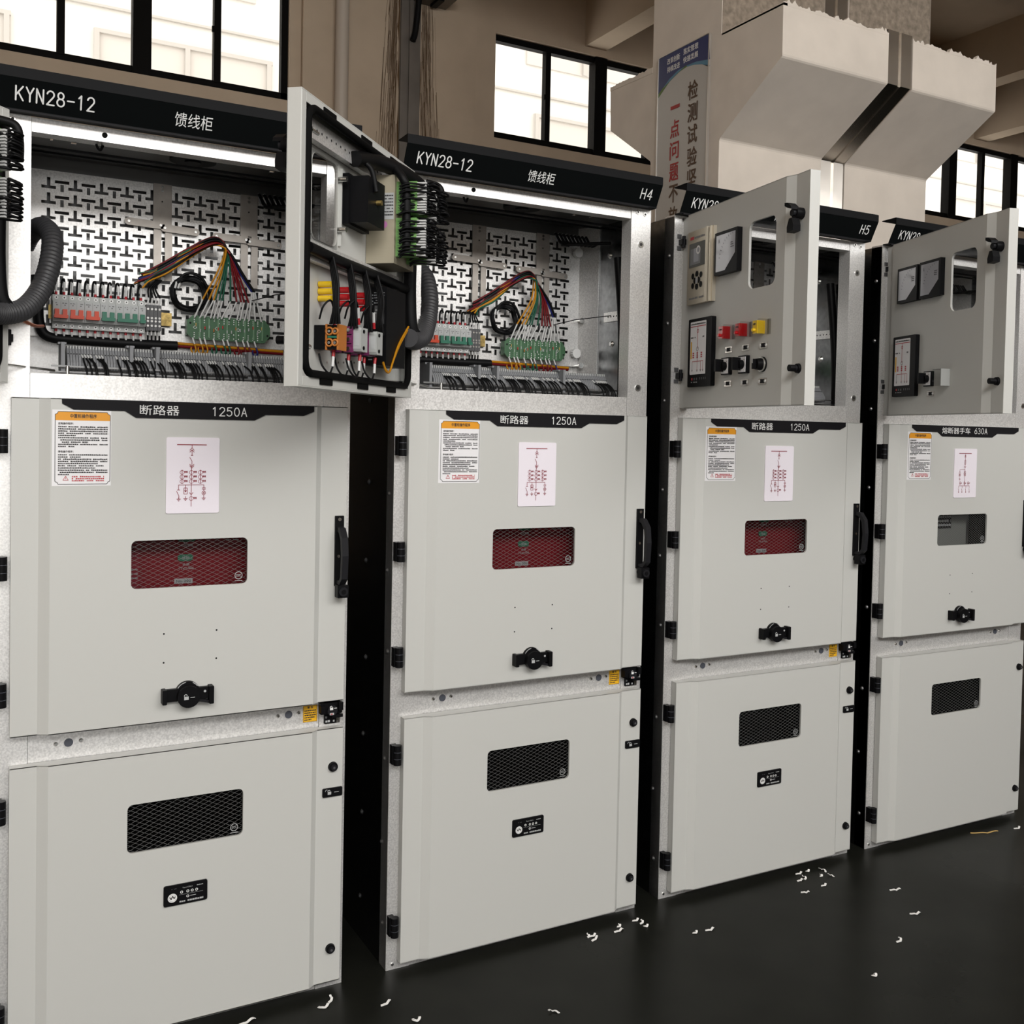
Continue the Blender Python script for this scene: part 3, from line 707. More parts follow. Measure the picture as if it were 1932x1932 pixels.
def handle_mb():
    m = MB(); k = 'black_plastic'
    m.prism(rrect(.725, 1.040, .7475, 1.217, .001), 'y', -.006, 0, k)
    prof = [(-.006, 1.190), (-.026, 1.188), (-.046, 1.165), (-.052, 1.120), (-.048, 1.062), (-.03, 1.046), (-.006, 1.046), (-.006, 1.054), (-.026, 1.056), (-.036, 1.066), (-.040, 1.118), (-.034, 1.158), (-.02, 1.176), (-.006, 1.178)]
    m.prism(prof, 'x', .729, .745, 'dark_plastic')
    m.cyl((.736, -.006, 1.208), .0045, 'y', -.0015, 'zinc', 10); m.cyl((.734, -.006, 1.115), .004, 'y', -.0015, 'zinc', 10)
    m.prism(rrect(.724, 1.013, .7525, 1.045, .002), 'y', -.034, -.012, k); m.cyl((.738, -.034, 1.029), .0115, 'y', -.006, 'dark_plastic', 18); m.cyl((.738, -.04, 1.029), .006, 'y', -.001, k, 12)
    m.cyl((.738, -.012, 1.029), .008, 'y', .012, k, 12)
    return m
def disc_mb(x, z, y0=0):
    m = MB(); m.cyl((x, y0, z), .0125, 'y', -.007, 'black_plastic', 24, .0115); m.cyl((x, y0 - .007, z), .0075, 'y', -.006, 'dark_plastic', 18); m.cyl((x, y0 - .013, z), .003, 'y', -.0006, 'plastic_dark_grey', 10); return m
def lockplate_mb():
    m = MB(); m.prism(rrect(.703, .503, .7545, .5255, .003), 'y', -.004, 0, 'black_plastic'); pl = Plane(m, (0, -.004, 0)); pl.padlock(.7205, .514, .009, 'print_grey'); pl.ring(.7135, .519, .0035, .0013, 'print_grey', .0006, 8, 60, 200); pl.rect(.733, .5135, .745, .515, 'print_grey'); return m
def status_mb():
    m = MB(); m.prism(rrect(.3215, .309, .4205, .3575, .004), 'y', YP - .004, YP, 'black_plastic'); pl = Plane(m, (0, YP - .004, 0)); random.seed(3)
    pl.disc(.341, .328, .0105, 'print_white', .0008, 20); pl.line([(.335, .331), (.338, .325), (.341, .333), (.345, .326), (.347, .331)], .0022, 'print_black', .0012)
    pl.ring(.341, .328, .0082, .001, 'print_grey', .0012, 16)
    pl.text('Type-DSL2', .363, .3465, .386, .350, 'print_grey', .0008)
    for x in (.3615, .3755, .3855, .3955): pl.ring(x, .3385, .0026, .0014, 'print_white', .0008, 10)
    pl.ring(.3755, .3265, .0026, .0014, 'print_white', .0008, 10); pl.rect(.356, .3322, .410, .3326, 'print_grey'); pl.rect(.381, .3258, .394, .3272, 'print_grey'); pl.dashes(.357, .411, .3145, .0042, 'print_grey', .95, .0008); pl.dashes(.396, .41, .348, .002, 'print_grey', .9, .0008); pl.dashes(.333, .35, .348, .002, 'plastic_dark_grey', .9, .0008)
    return m
def warn_mb():
    m = MB(); pl = Plane(m, (0, .0275, 0)); random.seed(8); x0, x1, z0, z1 = .659, .6955, .6925, .7345
    pl.slab([(x0, z0), (x1, z0), (x1, z1), (x0, z1)], 'yellow_print', 0, .0006); pl.text('警 告', x0 + .011, z1 - .0075, x1 - .011, z1 - .002, 'print_black', .001, .03)
    for i, f in enumerate((1, .95, 1, .9, .6)): pl.dashes(x0 + .0035, x1 - .003, z1 - .0145 - i * .0058, .0036, 'print_black', .97, .001, f)
    pl.line([(x0 + .001, z0 + .001), (x1 - .001, z0 + .001), (x1 - .001, z1 - .001), (x0 + .001, z1 - .001), (x0 + .001, z0 + .001)], .0007, 'print_black', .001)
    return m
def interlock_mb():
    m = MB(); k = 'black_plastic'; y = .0255
    m.prism(rrect(.712, .684, .752, .744, .002), 'y', y - .006, y, k); m.prism(rrect(.697, .712, .755, .741, .004), 'y', y - .018, y - .005, k); m.cyl((.727, y - .018, .722), .013, 'y', -.008, 'dark_plastic', 20)
    m.box(.728, .7555, y - .022, y - .008, .702, .710, k); m.prism(rrect(.697, .717, .708, .736, .002), 'y', y - .026, y - .016, k); m.box(.742, .7535, y - .03, y - .016, .722, .742, k)
    pl = Plane(m, (0, y - .026, 0)); pl.padlock(.724, .728, .008, 'print_white'); pl.rect(.731, .727, .738, .7285, 'print_white'); pl.rect(.7195, .711, .7305, .7165, 'print_grey'); pl.rect(.722, .712, .727, .715, 'print_red', .0008)
    pl2 = Plane(m, (0, y - .006, 0)); pl2.text('分', .714, .698, .719, .704, 'print_grey'); pl2.dashes(.715, .739, .688, .006, 'print_grey', .9); m.box(.743, .752, y - .008, y - .005, .685, .7, 'zinc')
    return m

# ---------------- instrument door (hinge line at x=0, y=0; back of the door at +y)
ID0, ID1, IW, IT = 1.519, 2.098, .66, .030
HI = (.403, .533, 1.833, 2.012, .022)
def switch_front(m, x, z):
    m.prism(rrect(x - .022, z - .024, x + .022, z + .024, .002), 'y', YP - .010, YP, 'black_plastic'); m.box(x - .019, x + .017, YP - .0112, YP - .010, z - .0205, z + .0205, 'label_white')
    m.cyl((x, YP - .011, z), .0125, 'y', -.014, 'black_plastic', 16); m.box(x - .005, x + .005, YP - .042, YP - .018, z - .016, z + .018, 'black_plastic')
    pl = Plane(m, (0, YP - .0112, 0))
    for dx, dz in ((-.011, .013), (.011, .013), (.012, -.003)): pl.rect(x + dx - .0015, z + dz - .001, x + dx + .0015, z + dz + .001, 'print_black', .0004)
def tag_mb(x, z):
    m = MB(); m.box(x - .0185, x + .0185, YP - .002, YP, z - .008, z + .008, 'stainless'); m.box(x - .009, x + .010, YP - .0028, YP - .002, z - .0055, z + .0055, 'black_plate')
    for s in (-.0138, .0138): m.cyl((x + s, YP - .002, z), .0038, 'y', -.0014, 'print_white', 10)
    return m
def lamp_mb(x, z, mt):
    m = MB(); m.box(x - .011, x + .011, YP - .024, YP, z - .017, z + .017, mt); m.cyl((x, YP - .024, z - .008), .0045, 'y', -.008, mt, 10); m.box(x - .004, x + .004, YP - .0265, YP - .024, z + .006, z + .009, 'print_black'); return m
def cover_mb(x, z, w=.018, h=.021, d=.034):
    m = MB(); m.box(x + w - .006, x + w + .004, YP - d, YP, z - h, z + h, 'clear'); m.box(x + w + .004, x + w + .014, YP - .004, YP - .0005, z - h, z + h, 'clear'); return m
def meter_mb(x0, x1, z0, z1, A=True):
    m = MB(); m.prism([(x0, z0), (x1, z0), (x1, z1), (x0, z1)], 'y', YP - .016, YP, 'black_plastic')
    f = .009; a, b, c, d = x0 + f, x1 - f, z0 + f, z1 - f; pl = Plane(m, (0, YP - .016, 0))
    pl.poly([(a, c), (a + (b - a) * .48, c), (b, c + (d - c) * .42), (b, d), (a, d)], 'screen_pale', .0006)
    cx, cz = a + (b - a) * .92, c + (d - c) * .2; R = (b - a) * .72
    for t in range(95, 172, 8):
        q = math.radians(t); pl.line([(cx + R * math.cos(q), cz + R * math.sin(q)), (cx + (R + .006) * math.cos(q), cz + (R + .006) * math.sin(q))], .0012, 'print_black', .001)
    if A: pl.text('A', a + .012, d - .022, a + .020, d - .011, 'print_black', .001)
    for i in range(3): pl.dashes(b - .024, b - .006, d - .03 - i * .006, .0028, 'print_black', .9, .001)
    return m
def display_mb():
    m = MB(); m.prism(rrect(.0985, 1.580, .2365, 1.779, .004), 'y', YP - .014, YP, 'black_plastic'); pl = Plane(m, (0, YP - .014, 0)); random.seed(4); R = 'print_red'
    pl.poly(rrect(.112, 1.616, .206, 1.770, .003), 'label_white', .0006); pl.dashes(.116, .202, 1.761, .004, 'print_black', .9, .001); pl.line([(.114, 1.756), (.204, 1.756)], .0022, R, .001)
    x = .157; pl.line([(x, 1.756), (x, 1.690)], .002, R, .001)
    pl.ring(x, 1.742, .005, .0016, R, .001); pl.ring(x, 1.690, .006, .0014, 'print_black', .001); pl.line([(x, 1.684), (x, 1.655)], .002, R, .001)
    for dx in (-.024, 0, .024):
        for k in range(3): pl.rect(x + dx - .0045, 1.664 + k * .006, x + dx + .0045, 1.668 + k * .006, R, .001)
    pl.line([(x - .03, 1.654), (x + .034, 1.654)], .0016, R, .001)
    for dx in (-.03, 0, .02, .034): pl.line([(x + dx, 1.654), (x + dx, 1.628)], .0014, R if dx >= 0 else 'print_black', .001); pl.line([(x + dx - .003, 1.63), (x + dx, 1.624), (x + dx + .003, 1.63)], .0014, 'print_black', .001)
    pl.rect(.116, 1.662, .123, 1.712, 'yellow_print', .001); pl.dashes(.116, .144, 1.722, .0045, 'print_black', .9, .001); pl.dashes(.186, .196, 1.722, .0045, 'print_black', .9, .001)
    for i in range(3): pl.rect(.124 + i * .014, 1.599, .131 + i * .014, 1.606, 'print_red' if i == 0 else 'plastic_dark_grey', .0008); pl.dashes(.122 + i * .014, .133 + i * .014, 1.592, .003, 'print_grey', .8, .0008)
    for i in range(4): pl.rect(.172 + i * .011, 1.6, .176 + i * .011, 1.607, 'plastic_dark_grey', .0008)
    return m
def relay_mb():
    m = MB(); y = YP - .016; m.box(.086, .197, y, YP, 1.8225, 2.037, 'champagne'); m.box(.197, .2265, y + .006, YP, 1.8225, 2.037, 'champagne'); m.box(.197, .206, y - .004, YP, 1.8225, 2.037, 'champagne'); m.box(.213, .219, y, YP, 1.8225, 2.037, 'champagne')
    pl = Plane(m, (0, y, 0)); random.seed(2)
    pl.slab(rrect(.096, 1.931, .191, 2.001, .002), 'screen', 0, .001); pl.rect(.104, 1.938, .165, 1.985, 'plastic_grey', .0014); pl.rect(.125, 1.945, .155, 1.985, 'screen_pale', .0018)
    pl.ring(.1525, 1.978, .010, .005, 'print_white', .002, 18)
    pl.rect(.100, 2.012, .122, 2.021, 'print_red'); pl.dashes(.126, .186, 2.013, .007, 'plastic_grey', .95)
    for dx, dz in ((-.024, .014), (-.024, -.014), (.024, .014), (.024, -.014), (0, .018), (0, -.018), (-.011, 0), (.011, 0)): pl.disc(.1455 + dx, 1.8905 + dz, .0088 if abs(dx) > .02 else .0095, 'black_plastic', .001, 14)
    pl.poly(rrect(.1385, 1.880, .1525, 1.901, .004), 'champagne', .0014); pl.poly(rrect(.1405, 1.8825, .1505, 1.8985, .003), 'screen_pale', .0016); pl.dashes(.1, .188, 1.837, .006, 'plastic_grey', .95)
    return m
def latch_mb():
    m = MB(); x, z = .629, 1.995; k = 'black_plastic'
    m.cyl((x, 0, z), .0145, 'y', -.022, k, 20); m.cyl((x, -.022, z), .009, 'y', -.008, 'dark_plastic', 16)
    m.prism([(x - .006, z + .012), (x - .018, z + .018), (x - .018, z + .026), (x - .004, z + .024), (x + .010, z + .014), (x + .012, z + .006)], 'y', -.040, -.018, k)
    m.prism([(x - .006, z - .014), (x + .006, z - .014), (x + .013, z - .032), (x + .012, z - .046), (x - .014, z - .048), (x - .015, z - .034)], 'y', -.034, -.012, k); return m
def gasket_mb():
    m = MB(); P = rrect(.030, 1.547, .632, 2.072, .03, 6); m.tube([(x, .031, z) for x, z in P], .0085, 'rubber', 6, closed=True); 
    for x in (.12, .30, .5): m.box(x, x + .06, .0295, .033, 2.076, 2.090, 'rubber'); m.box(x, x + .06, .0295, .033, 1.527, 1.541, 'rubber')
    return m
def rail_mb(z):
    m = MB(); m.box(.055, .60, .010, .012, z - .02, z + .02, 'galv'); m.box(.055, .60, -.006, .010, z + .018, z + .02, 'galv'); m.box(.055, .60, -.006, .010, z - .02, z - .018, 'galv')
    pl = Plane(m, (0, .012, 0), n=(0, 1, 0))
    for k in range(22): pl.disc(.07 + k * .024, z, .003, 'void', .0005, 8)
    return m
def build_door(cab, th, kind, backs):
    d = link('instrument_door', cached('instrument_door', lambda: door_mb(IW, ID0, ID1, .050, .054, .575, .603, HI, IT, .022)), cab, 'grey instrument door swung open', .0012)
    d.location = (-.0302 if kind < 2 else .0039 if kind == 2 else -.0125, -.0079 if kind < 2 else .027 if kind == 2 else .017, 0); d.rotation_euler = (0, 0, -th)
    link('window_pane', cached('instrument_pane', lambda: pane_mb(HI)), d)
    link('gasket', cached('door_gasket', gasket_mb), d, 'black rubber gasket')
    def one(nm, key, fn, lb=None): return link(nm, cached(key, fn), d, lb)
    if kind < 3:
        one('protection_relay', 'relay', relay_mb, 'champagne protection relay with screen and round keypad'); one('ammeter', 'ammeter', lambda: meter_mb(.2455, .367, 1.889, 2.008))
        for i, x in enumerate((.308, .397, .485)):
            one('indicator_lamp', 'lamp%d' % i, lambda x=x, i=i: lamp_mb(x - .004, 1.725, 'lamp_yellow' if i == 2 else 'lamp_red'), 'yellow indicator block' if i == 2 else 'red indicator block'); one('lamp_cover', 'lampcover%d' % i, lambda x=x: cover_mb(x + .004, 1.725, .018, .020, .028), 'clear cover')
        for z in (1.678, 1.584):
            for x in (.312, .401, .489): one('name_tag', 'tag%.3f%.3f' % (x, z), lambda x=x, z=z: tag_mb(x, z))
        for x in (.309, .400):
            def f(x=x): m = MB(); switch_front(m, x, 1.632); return m
            one('selector_switch', 'switch%.3f' % x, f)
        def f(): m = MB(); m.cyl((.487, YP, 1.628), .020, 'y', -.004, 'black_plastic', 22); m.cyl((.487, YP - .004, 1.628), .019, 'y', -.005, 'zinc', 22); m.cyl((.487, YP - .009, 1.628), .0165, 'y', -.014, 'black_plastic', 20, .014); m.box(.4835, .4905, YP - .032, YP - .02, 1.615, 1.641, 'black_plastic'); m.box(.486, .488, YP - .0325, YP - .032, 1.63, 1.641, 'print_white'); return m
        one('rotary_knob', 'rotaryknob', f)
    else:
        one('voltmeter', 'meterA', lambda: meter_mb(.116, .236, 1.889, 2.004, False)); one('ammeter', 'meterB', lambda: meter_mb(.2505, .368, 1.889, 2.005))
        one('name_tag', 'tag4', lambda: tag_mb(.311, 1.585))
        def f(): m = MB(); switch_front(m, .304, 1.632); return m
        one('selector_switch', 'switch4', f)
        def g():
            m = MB(); m.box(.366, .410, YP - .03, YP - .0285, 1.606, 1.658, 'clear'); m.box(.4085, .412, YP - .03, YP, 1.606, 1.658, 'plastic_light'); m.box(.366, .410, YP - .03, YP, 1.656, 1.658, 'clear'); m.cyl((.388, YP, 1.632), .015, 'y', -.008, 'plastic_light', 18); m.cyl((.388, YP - .008, 1.632), .007, 'y', -.006, 'plastic_grey', 12); return m
        one('clear_socket_cover', 'socket4', g)
    one('mimic_display', 'display', display_mb, 'tall black display with white mimic panel'); one('door_latch', 'latch', latch_mb, 'black hook latch'); one('latch_knob', 'latchknob', lambda: disc_mb(.632, 1.611).cyl((.632, -.012, 1.611), .0085, 'y', -.016, 'black_plastic', 18))
    if backs:
        one('stiffener_rail', 'rail_a', lambda: rail_mb(2.045)); one('stiffener_rail', 'rail_b', lambda: rail_mb(1.800))
        def relayb():
            m = MB(); m.box(.092, .228, -.008, .062, 1.828, 2.034, 'beige'); pl = Plane(m, (.228, 0, 0), ex=(0, -1, 0), n=(1, 0, 0))
            pl.rect(-.060, 1.930, -.006, 1.992, 'print_grey', .0006); random.seed(6)
            for i in range(7): pl.dashes(-.058, -.022, 1.984 - i * .0075, .0032, 'print_black', .9, .001)
            P = [(-.034 + .011 * math.cos(t * pi / 8), 1.918 + .009 * math.sin(t * pi / 8)) for t in range(16)]; pl.poly(P, 'pink', .0006); return m
        one('relay_housing', 'relayback', relayb, 'beige steel housing of the relay')
        for i, (z0, z1, u) in enumerate(((1.945, 2.02, .205), (1.845, 1.935, .205), (1.935, 2.02, .13), (1.84, 1.925, .13))):
            def f(z0=z0, z1=z1, u=u):
                m = MB(); m.box(u - .012, u + .012, .062, .112, z0, z1, 'connector_green'); n = int((z1 - z0) / .0062)
                for q in range(n): m.box(u - .009, u + .009, .112, .134, z0 + q * .0062 + .001, z0 + q * .0062 + .0048, 'sleeve'); m.box(u + .012, u + .0128, .066, .106, z0 + q * .0062 + .001, z0 + q * .0062 + .002, 'board_green')
                return m
            one('terminal_plug', 'plug%d' % i, f, 'green pluggable terminal with white wire sleeves')
            def g(z0=z0, z1=z1, u=u):
                m = MB(); n = int((z1 - z0) / .0062)
                for q in range(n):
                    z = z0 + q * .0062 + .003; r_ = random.Random(q * 7 + i); e = r_.uniform(-.008, .008); g2 = r_.uniform(-.004, .004); m.tube(smooth_path([(u, .134, z), (u + .004 + e * .3, .148 + e, z + .002 + g2), (u - .018 + e, .150 + e, z - .004 + g2), (u + .028 + e * .5, .098 + e, z - .004 + g2), (u + .034 + e * .4, .078, z - .012 + g2)], 5), .0026, 'wire_black', 5)
                return m
            tag(one('wire_loop', 'loops%d' % i, g, 'black wires looping off the terminal plug'), kind='stuff')
        one('window_flange', 'winflange', lambda: MB().box(.384, .388, -.009, -.002, 1.84, 2.01, 'paint'))
        for k, (x, v, z, ax, h, r) in enumerate([(.392, -.008, 1.985, 'y', .02, .006), (.392, -.008, 1.875, 'y', .02, .006), (.61, .028, 2.03, 'x', -.03, .004), (.625, .028, 1.60, 'x', -.02, .005)] + [(.26 + q * .03, -.009, 1.592 - .002 * q, 'y', .002, .0025) for q in range(8)]):
            one('bolt', 'doorbolt%d' % k, lambda x=x, v=v, z=z, ax=ax, h=h, r=r: MB().cyl((x, v, z), r, ax, h, 'zinc', 10))
        def amb(): m = MB(); m.box(.262, .362, -.008, .050, 1.897, 2.0, 'black_plastic'); m.box(.25, .372, -.008, .008, 1.892, 2.004, 'black_plastic'); m.cyl((.31, .05, 1.95), .006, 'y', .012, 'yellow_zinc', 10); return m
        one('ammeter_housing', 'ammeterback', amb, 'black back of the ammeter')
        def dsb():
            m = MB(); m.box(.104, .232, -.008, .048, 1.588, 1.772, 'black_plastic'); pl = Plane(m, (.232, 0, 0), ex=(0, -1, 0), n=(1, 0, 0)); random.seed(14)
            for i in range(22): pl.rect(-.014, 1.60 + i * .0072, -.004, 1.6028 + i * .0072, 'plastic_grey', .0006)
            pl.rect(-.042, 1.685, -.018, 1.728, 'plastic_dark_grey', .0006); pl.dashes(-.04, -.02, 1.716, .003, 'print_grey', .9, .001); pl.dashes(-.04, -.02, 1.709, .003, 'print_grey', .9, .001)
            for i in range(5): pl.dashes(-.042, -.016, 1.733 + i * .006, .003, 'plastic_grey', .9, .0006)
            pl.rect(-.034, 1.665, -.024, 1.678, 'print_grey', .0006); return m
        one('display_housing', 'displayback', dsb, 'black back of the mimic display')
        for i, x in enumerate((.309, .400)):
            def f(x=x):
                m = MB(); m.box(x - .020, x + .020, -.008, .018, 1.604, 1.660, 'purple'); m.box(x - .021, x + .021, .018, .022, 1.602, 1.662, 'wire_black'); m.box(x - .020, x + .020, .022, .044, 1.604, 1.660, 'purple'); m.prism([(x - .017, 1.606), (x + .017, 1.606), (x + .020, 1.612), (x + .020, 1.652), (x + .017, 1.658), (x - .017, 1.658)], 'y', .044, .062, 'plastic_light')
                for q in range(3):
                    for r in range(2): m.cyl((x + .020, .005 + r * .028, 1.612 + q * .020), .0042, 'x', .004, 'zinc', 8); m.box(x + .020, x + .0215, -.002 + r * .028, .012 + r * .028, 1.602 + q * .020, 1.6035 + q * .020, 'wire_black')
                m.cyl((x + .006, .062, 1.650), .0042, 'y', .002, 'black_plastic', 10); m.cyl((x + .006, .062, 1.614), .0042, 'y', .002, 'black_plastic', 10); m.box(x + .020, x + .0205, .048, .058, 1.618, 1.646, 'print_grey'); return m
            one('switch_body', 'swback%d' % i, f, 'purple switch body with pale end plate')
        def f():
            m = MB(); m.box(.468, .506, -.008, .020, 1.604, 1.654, 'black_plastic').box(.468, .506, .020, .046, 1.604, 1.654, 'black_plastic')
            for (v, z, r) in ((.027, 1.617, .0075), (.027, 1.641, .0075), (.040, 1.617, .006), (.040, 1.641, .006)):
                m.tube([(.508, v + r * math.cos(t * pi / 7), z + r * math.sin(t * pi / 7)) for t in range(14)], .0024, 'amber', 5, closed=True); m.cyl((.506, v, z), .003, 'x', .004, 'zinc', 8)
            m.box(.506, .5095, .024, .044, 1.627, 1.631, 'toggle_green'); m.box(.466, .508, .018, .022, 1.602, 1.656, 'amber'); m.box(.466, .508, .044, .048, 1.602, 1.656, 'amber'); return m
        one('switch_body', 'swback2', f, 'amber switch block')
        for i, x in enumerate((.308, .397, .485)):
            def f(x=x, i=i):
                m = MB()
                for q in range(3): m.cyl((x, -.008, 1.712 + q * .015), .007, 'y', .03, 'lamp_yellow' if i == 2 else 'lamp_red', 10)
                return m
            one('lamp_terminal', 'lampback%d' % i, f)
        W_ = 'wire_black'
        for i, (pts, r) in enumerate((([(.60, .020, 1.800), (.45, .022, 1.796), (.30, .024, 1.796), (.14, .026, 1.794), (.045, .03, 1.79)], .012), ([(.045, .034, 2.04), (.04, .036, 1.9), (.04, .036, 1.78), (.036, .040, 1.70), (.02, .05, 1.672)], .016),
                        ([(.37, .02, 2.035), (.28, .03, 2.052), (.20, .06, 2.05), (.10, .08, 2.035), (.06, .06, 2.02), (.045, .04, 1.98)], .018), ([(.345, .02, 2.04), (.335, .045, 2.02), (.33, .056, 1.97)], .006), ([(.23, .065, 2.045), (.235, .085, 2.02), (.228, .09, 1.99), (.222, .09, 1.86)], .010), ([(.12, .1, 2.04), (.105, .13, 2.03), (.1, .135, 2.0), (.1, .135, 1.96)], .009))):
            one('cable_bundle', 'dbundle%d' % i, lambda pts=pts, r=r: MB().tube(smooth_path(pts), r, W_, 10))
        for i, (x, dx) in enumerate(((.50, 0), (.405, .004), (.32, .0), (.25, -.01))):
            def f(x=x, dx=dx):
                m = MB()
                for q in range(4): m.tube(smooth_path([(x + q * .003, .022 + q * .004, 1.795), (x + .008 + dx + q * .003, .034 + q * .005, 1.74), (x + .012 + q * .004, .038 + q * .005, 1.69), (x + .01 + q * .003, .03 + q * .008, 1.655)], 6), .0032, W_, 6)
                return m
            one('wire_drop', 'drop%d' % i, f, 'black wires dropping from the bundle to a switch')
        for i, (x, v, z, c) in enumerate(((.49, .03, 1.655, 1), (.405, .05, 1.665, 1), (.395, .03, 1.665, 0), (.315, .05, 1.665, 1), (.30, .03, 1.665, 1), (.49, .03, 1.603, -1), (.41, .03, 1.60, -1), (.395, .05, 1.60, -1), (.32, .03, 1.60, -1), (.305, .05, 1.60, -1))):
            def f(x=x, v=v, z=z, c=c):
                s_ = 1 if c >= 0 else -1; m = MB(); m.tube([(x, v, z), (x + .003, v, z + s_ * .014)], .0038, 'ferrule_red' if c else 'wire_blue', 6); m.tube([(x + .003, v, z + s_ * .014), (x + .01, v + .002, z + s_ * .036)], .0034, 'sleeve', 6)
                m.tube(smooth_path([(x + .01, v + .002, z + s_ * .036), (x + .022, v, z + s_ * .05), (x + .035, v - .01, z + s_ * .035), (x + .03, v - .02, z + s_ * .01)], 6), .0022, W_, 5); return m
            one('control_wire', 'dwire%d' % i, f)
        for i in range(2):
            one('earth_wire', 'earth%d' % i, lambda i=i: MB().tube(smooth_path([(.245, .046, 1.592 + i * .003), (.235, .05, 1.577 - i * .003), (.212, .05, 1.574), (.19, .05, 1.60), (.15, .05, 1.64 + i * .006), (.08, .048, 1.69 + i * .004)], 8), .0026, 'wire_yellow', 6), 'yellow wire')
    return d

# ---------------- low-voltage bay contents
def conduit_mb(pts):
    P = smooth_path(pts, 30); return MB().tube(P, .022, 'conduit', 16, rf=lambda i: .0235 if i % 4 < 2 else .0208)
def mcb_mb(x0, n, col):
    m = MB(); x1 = x0 + n * .018; g = 'plastic_light'
    m.box(x0 + .0003, x1 - .0003, .316, .352, 1.671, 1.754, g); m.box(x0 + .0003, x1 - .0003, .301, .316, 1.687, 1.738, g)
    for i in range(n):
        cx = x0 + (i + .5) * .018; pl = Plane(m, (0, .316, 0))
        for z in (1.747, 1.678): pl.disc(cx, z, .0046, 'print_white', .0006, 12); pl.disc(cx, z, .0018, 'print_black', .0010, 8)
        p2 = Plane(m, (0, .301, 0)); p2.rect(cx - .0078, 1.7195, cx + .0078, 1.7365, 'print_grey', .0006); p2.dashes(cx - .006, cx + .005, 1.731, .0018, 'print_black', .6, .001); p2.rect(cx - .001, 1.726, cx + .0015, 1.728, 'print_black', .001)
        if i: m.box(cx - .0092, cx - .0088, .3005, .302, 1.688, 1.737, 'plastic_grey')
    return m
def toggle_mb(x0, n, col):
    m = MB(); x1 = x0 + n * .018
    for i in range(n): cx = x0 + (i + .5) * .018; m.box(cx - .0052, cx + .0052, .291, .302, 1.700, 1.7165, col)
    m.prism(rrect(x0 + .0022, 1.694, x1 - .0022, 1.7025, .002), 'y', .286, .302, col); return m
MCBS = ((0, 2, 'toggle_orange'), (2, 2, 'toggle_orange'), (4, 2, 'toggle_orange'), (6, 2, 'toggle_green'), (8, 3, 'toggle_green'), (11, 1, 'toggle_green'))
def terminal_block_mb():
    m = MB(); random.seed(12); x = .120
    while x < .70:
        if any(abs(x - q) < .006 for q in (.259, .318, .538)): x += .0062; continue
        m.prism([(.19, 1.56), (.19, 1.607), (.176, 1.617), (.158, 1.617), (.150, 1.608), (.132, 1.590), (.124, 1.578), (.124, 1.562)], 'x', x, x + .0052, 'plastic_grey')
        m.box(x + .001, x + .0042, .153, .158, 1.6120, 1.6185, 'plastic_light'); m.box(x + .0012, x + .004, .1275, .129, 1.567, 1.575, 'void'); m.box(x + .0014, x + .0038, .1395, .142, 1.594, 1.600, 'void'); x += .0062
    return m
def clamp_mb(): m = MB(); m.box(-.004, .004, .12, .19, 1.556, 1.624, 'plastic_grey'); m.box(-.009, .009, .14, .17, 1.62, 1.625, 'plastic_grey'); return m
def board_mb():
    m = MB(); x0, x1, z0, z1 = .423, .641, 1.665, 1.727; c = .014; P = [(x0, z0 + c), (x0 + c, z0), (x1 - c, z0), (x1, z0 + c * 1.4), (x1, z1 - c * 1.4), (x1 - c, z1), (x0 + c, z1), (x0, z1 - c)]
    m.prism(P, 'y', .326, .334, 'board_green'); pl = Plane(m, (0, .326, 0)); random.seed(21)
    for k in range(8): xx = x0 + .032 + k * .0235; m.box(xx - .002, xx + .002, .3225, .326, z0 + .006, z1 - .006, 'board_rib')
    for k in range(15):
        xx = x0 + .018 + k * .0128
        for zz in (z1 - .006, z1 - .011, z1 - .017, z0 + .017, z0 + .0115, z0 + .006):
            if random.random() < .9: pl.disc(xx, zz, .0016, 'print_white', .001, 6)
    for k in range(16):
        xx = x0 + .022 + k * .0115; zz = (z0 + z1) / 2 + random.uniform(-.008, .008); q = random.choice(['amber', 'print_grey', 'plastic_light', 'lamp_red', 'yellow_zinc']); m.cyl((xx, .323, zz - .004), .0016, 'z', .008, q, 6)
    for k in range(4): xx = x0 + .02 + k * .056; pl.ring(xx, (z0 + z1) / 2, .0045, .0012, 'print_white', .001, 4)
    m.box(x0, x1, .334, .352, z0 + .01, z1 - .01, 'board_green'); pl.disc(x0 + .008, z1 - .02, .003, 'void', .001, 8); pl.disc(x1 - .007, z0 + .02, .003, 'void', .001, 8)
    return m
def strap_mb(xa):
    m = MB(); g = 'steel_strip'; m.box(xa, xa + .046, .352, .356, 1.955, 2.066, g); m.box(xa + .002, xa + .021, .352, .356, 1.815, 1.955, g); m.box(xa + .030, xa + .048, .352, .356, 1.815, 1.955, g)
    for z in (2.058, 2.048): m.cyl((xa + .022, .352, z), .004, 'y', -.002, 'zinc', 8)
    m.cyl((xa + .022, .352, 2.02), .002, 'y', -.001, 'void', 8); return m
def crossbar_mb(x, z, tilt):
    m = MB(); m.prism(rrect(0, -.0095, .098, .0095, .009), 'y', .346, .352, 'steel_strip'); m.cyl((.01, .346, 0), .0035, 'y', -.002, 'zinc', 10); m.cyl((.088, .346, 0), .0035, 'y', -.002, 'zinc', 10)
    c, s_ = math.cos(tilt), math.sin(tilt); m.v = [(x + a * c - d * s_, b, z + a * s_ + d * c) for a, b, d in m.v]; return m
WC = ['wire_yellow', 'wire_yellow', 'wire_yellow', 'wire_green', 'wire_green', 'wire_green', 'wire_green', 'wire_red', 'wire_red', 'wire_red', 'wire_red', 'wire_blue', 'wire_black', 'wire_black']
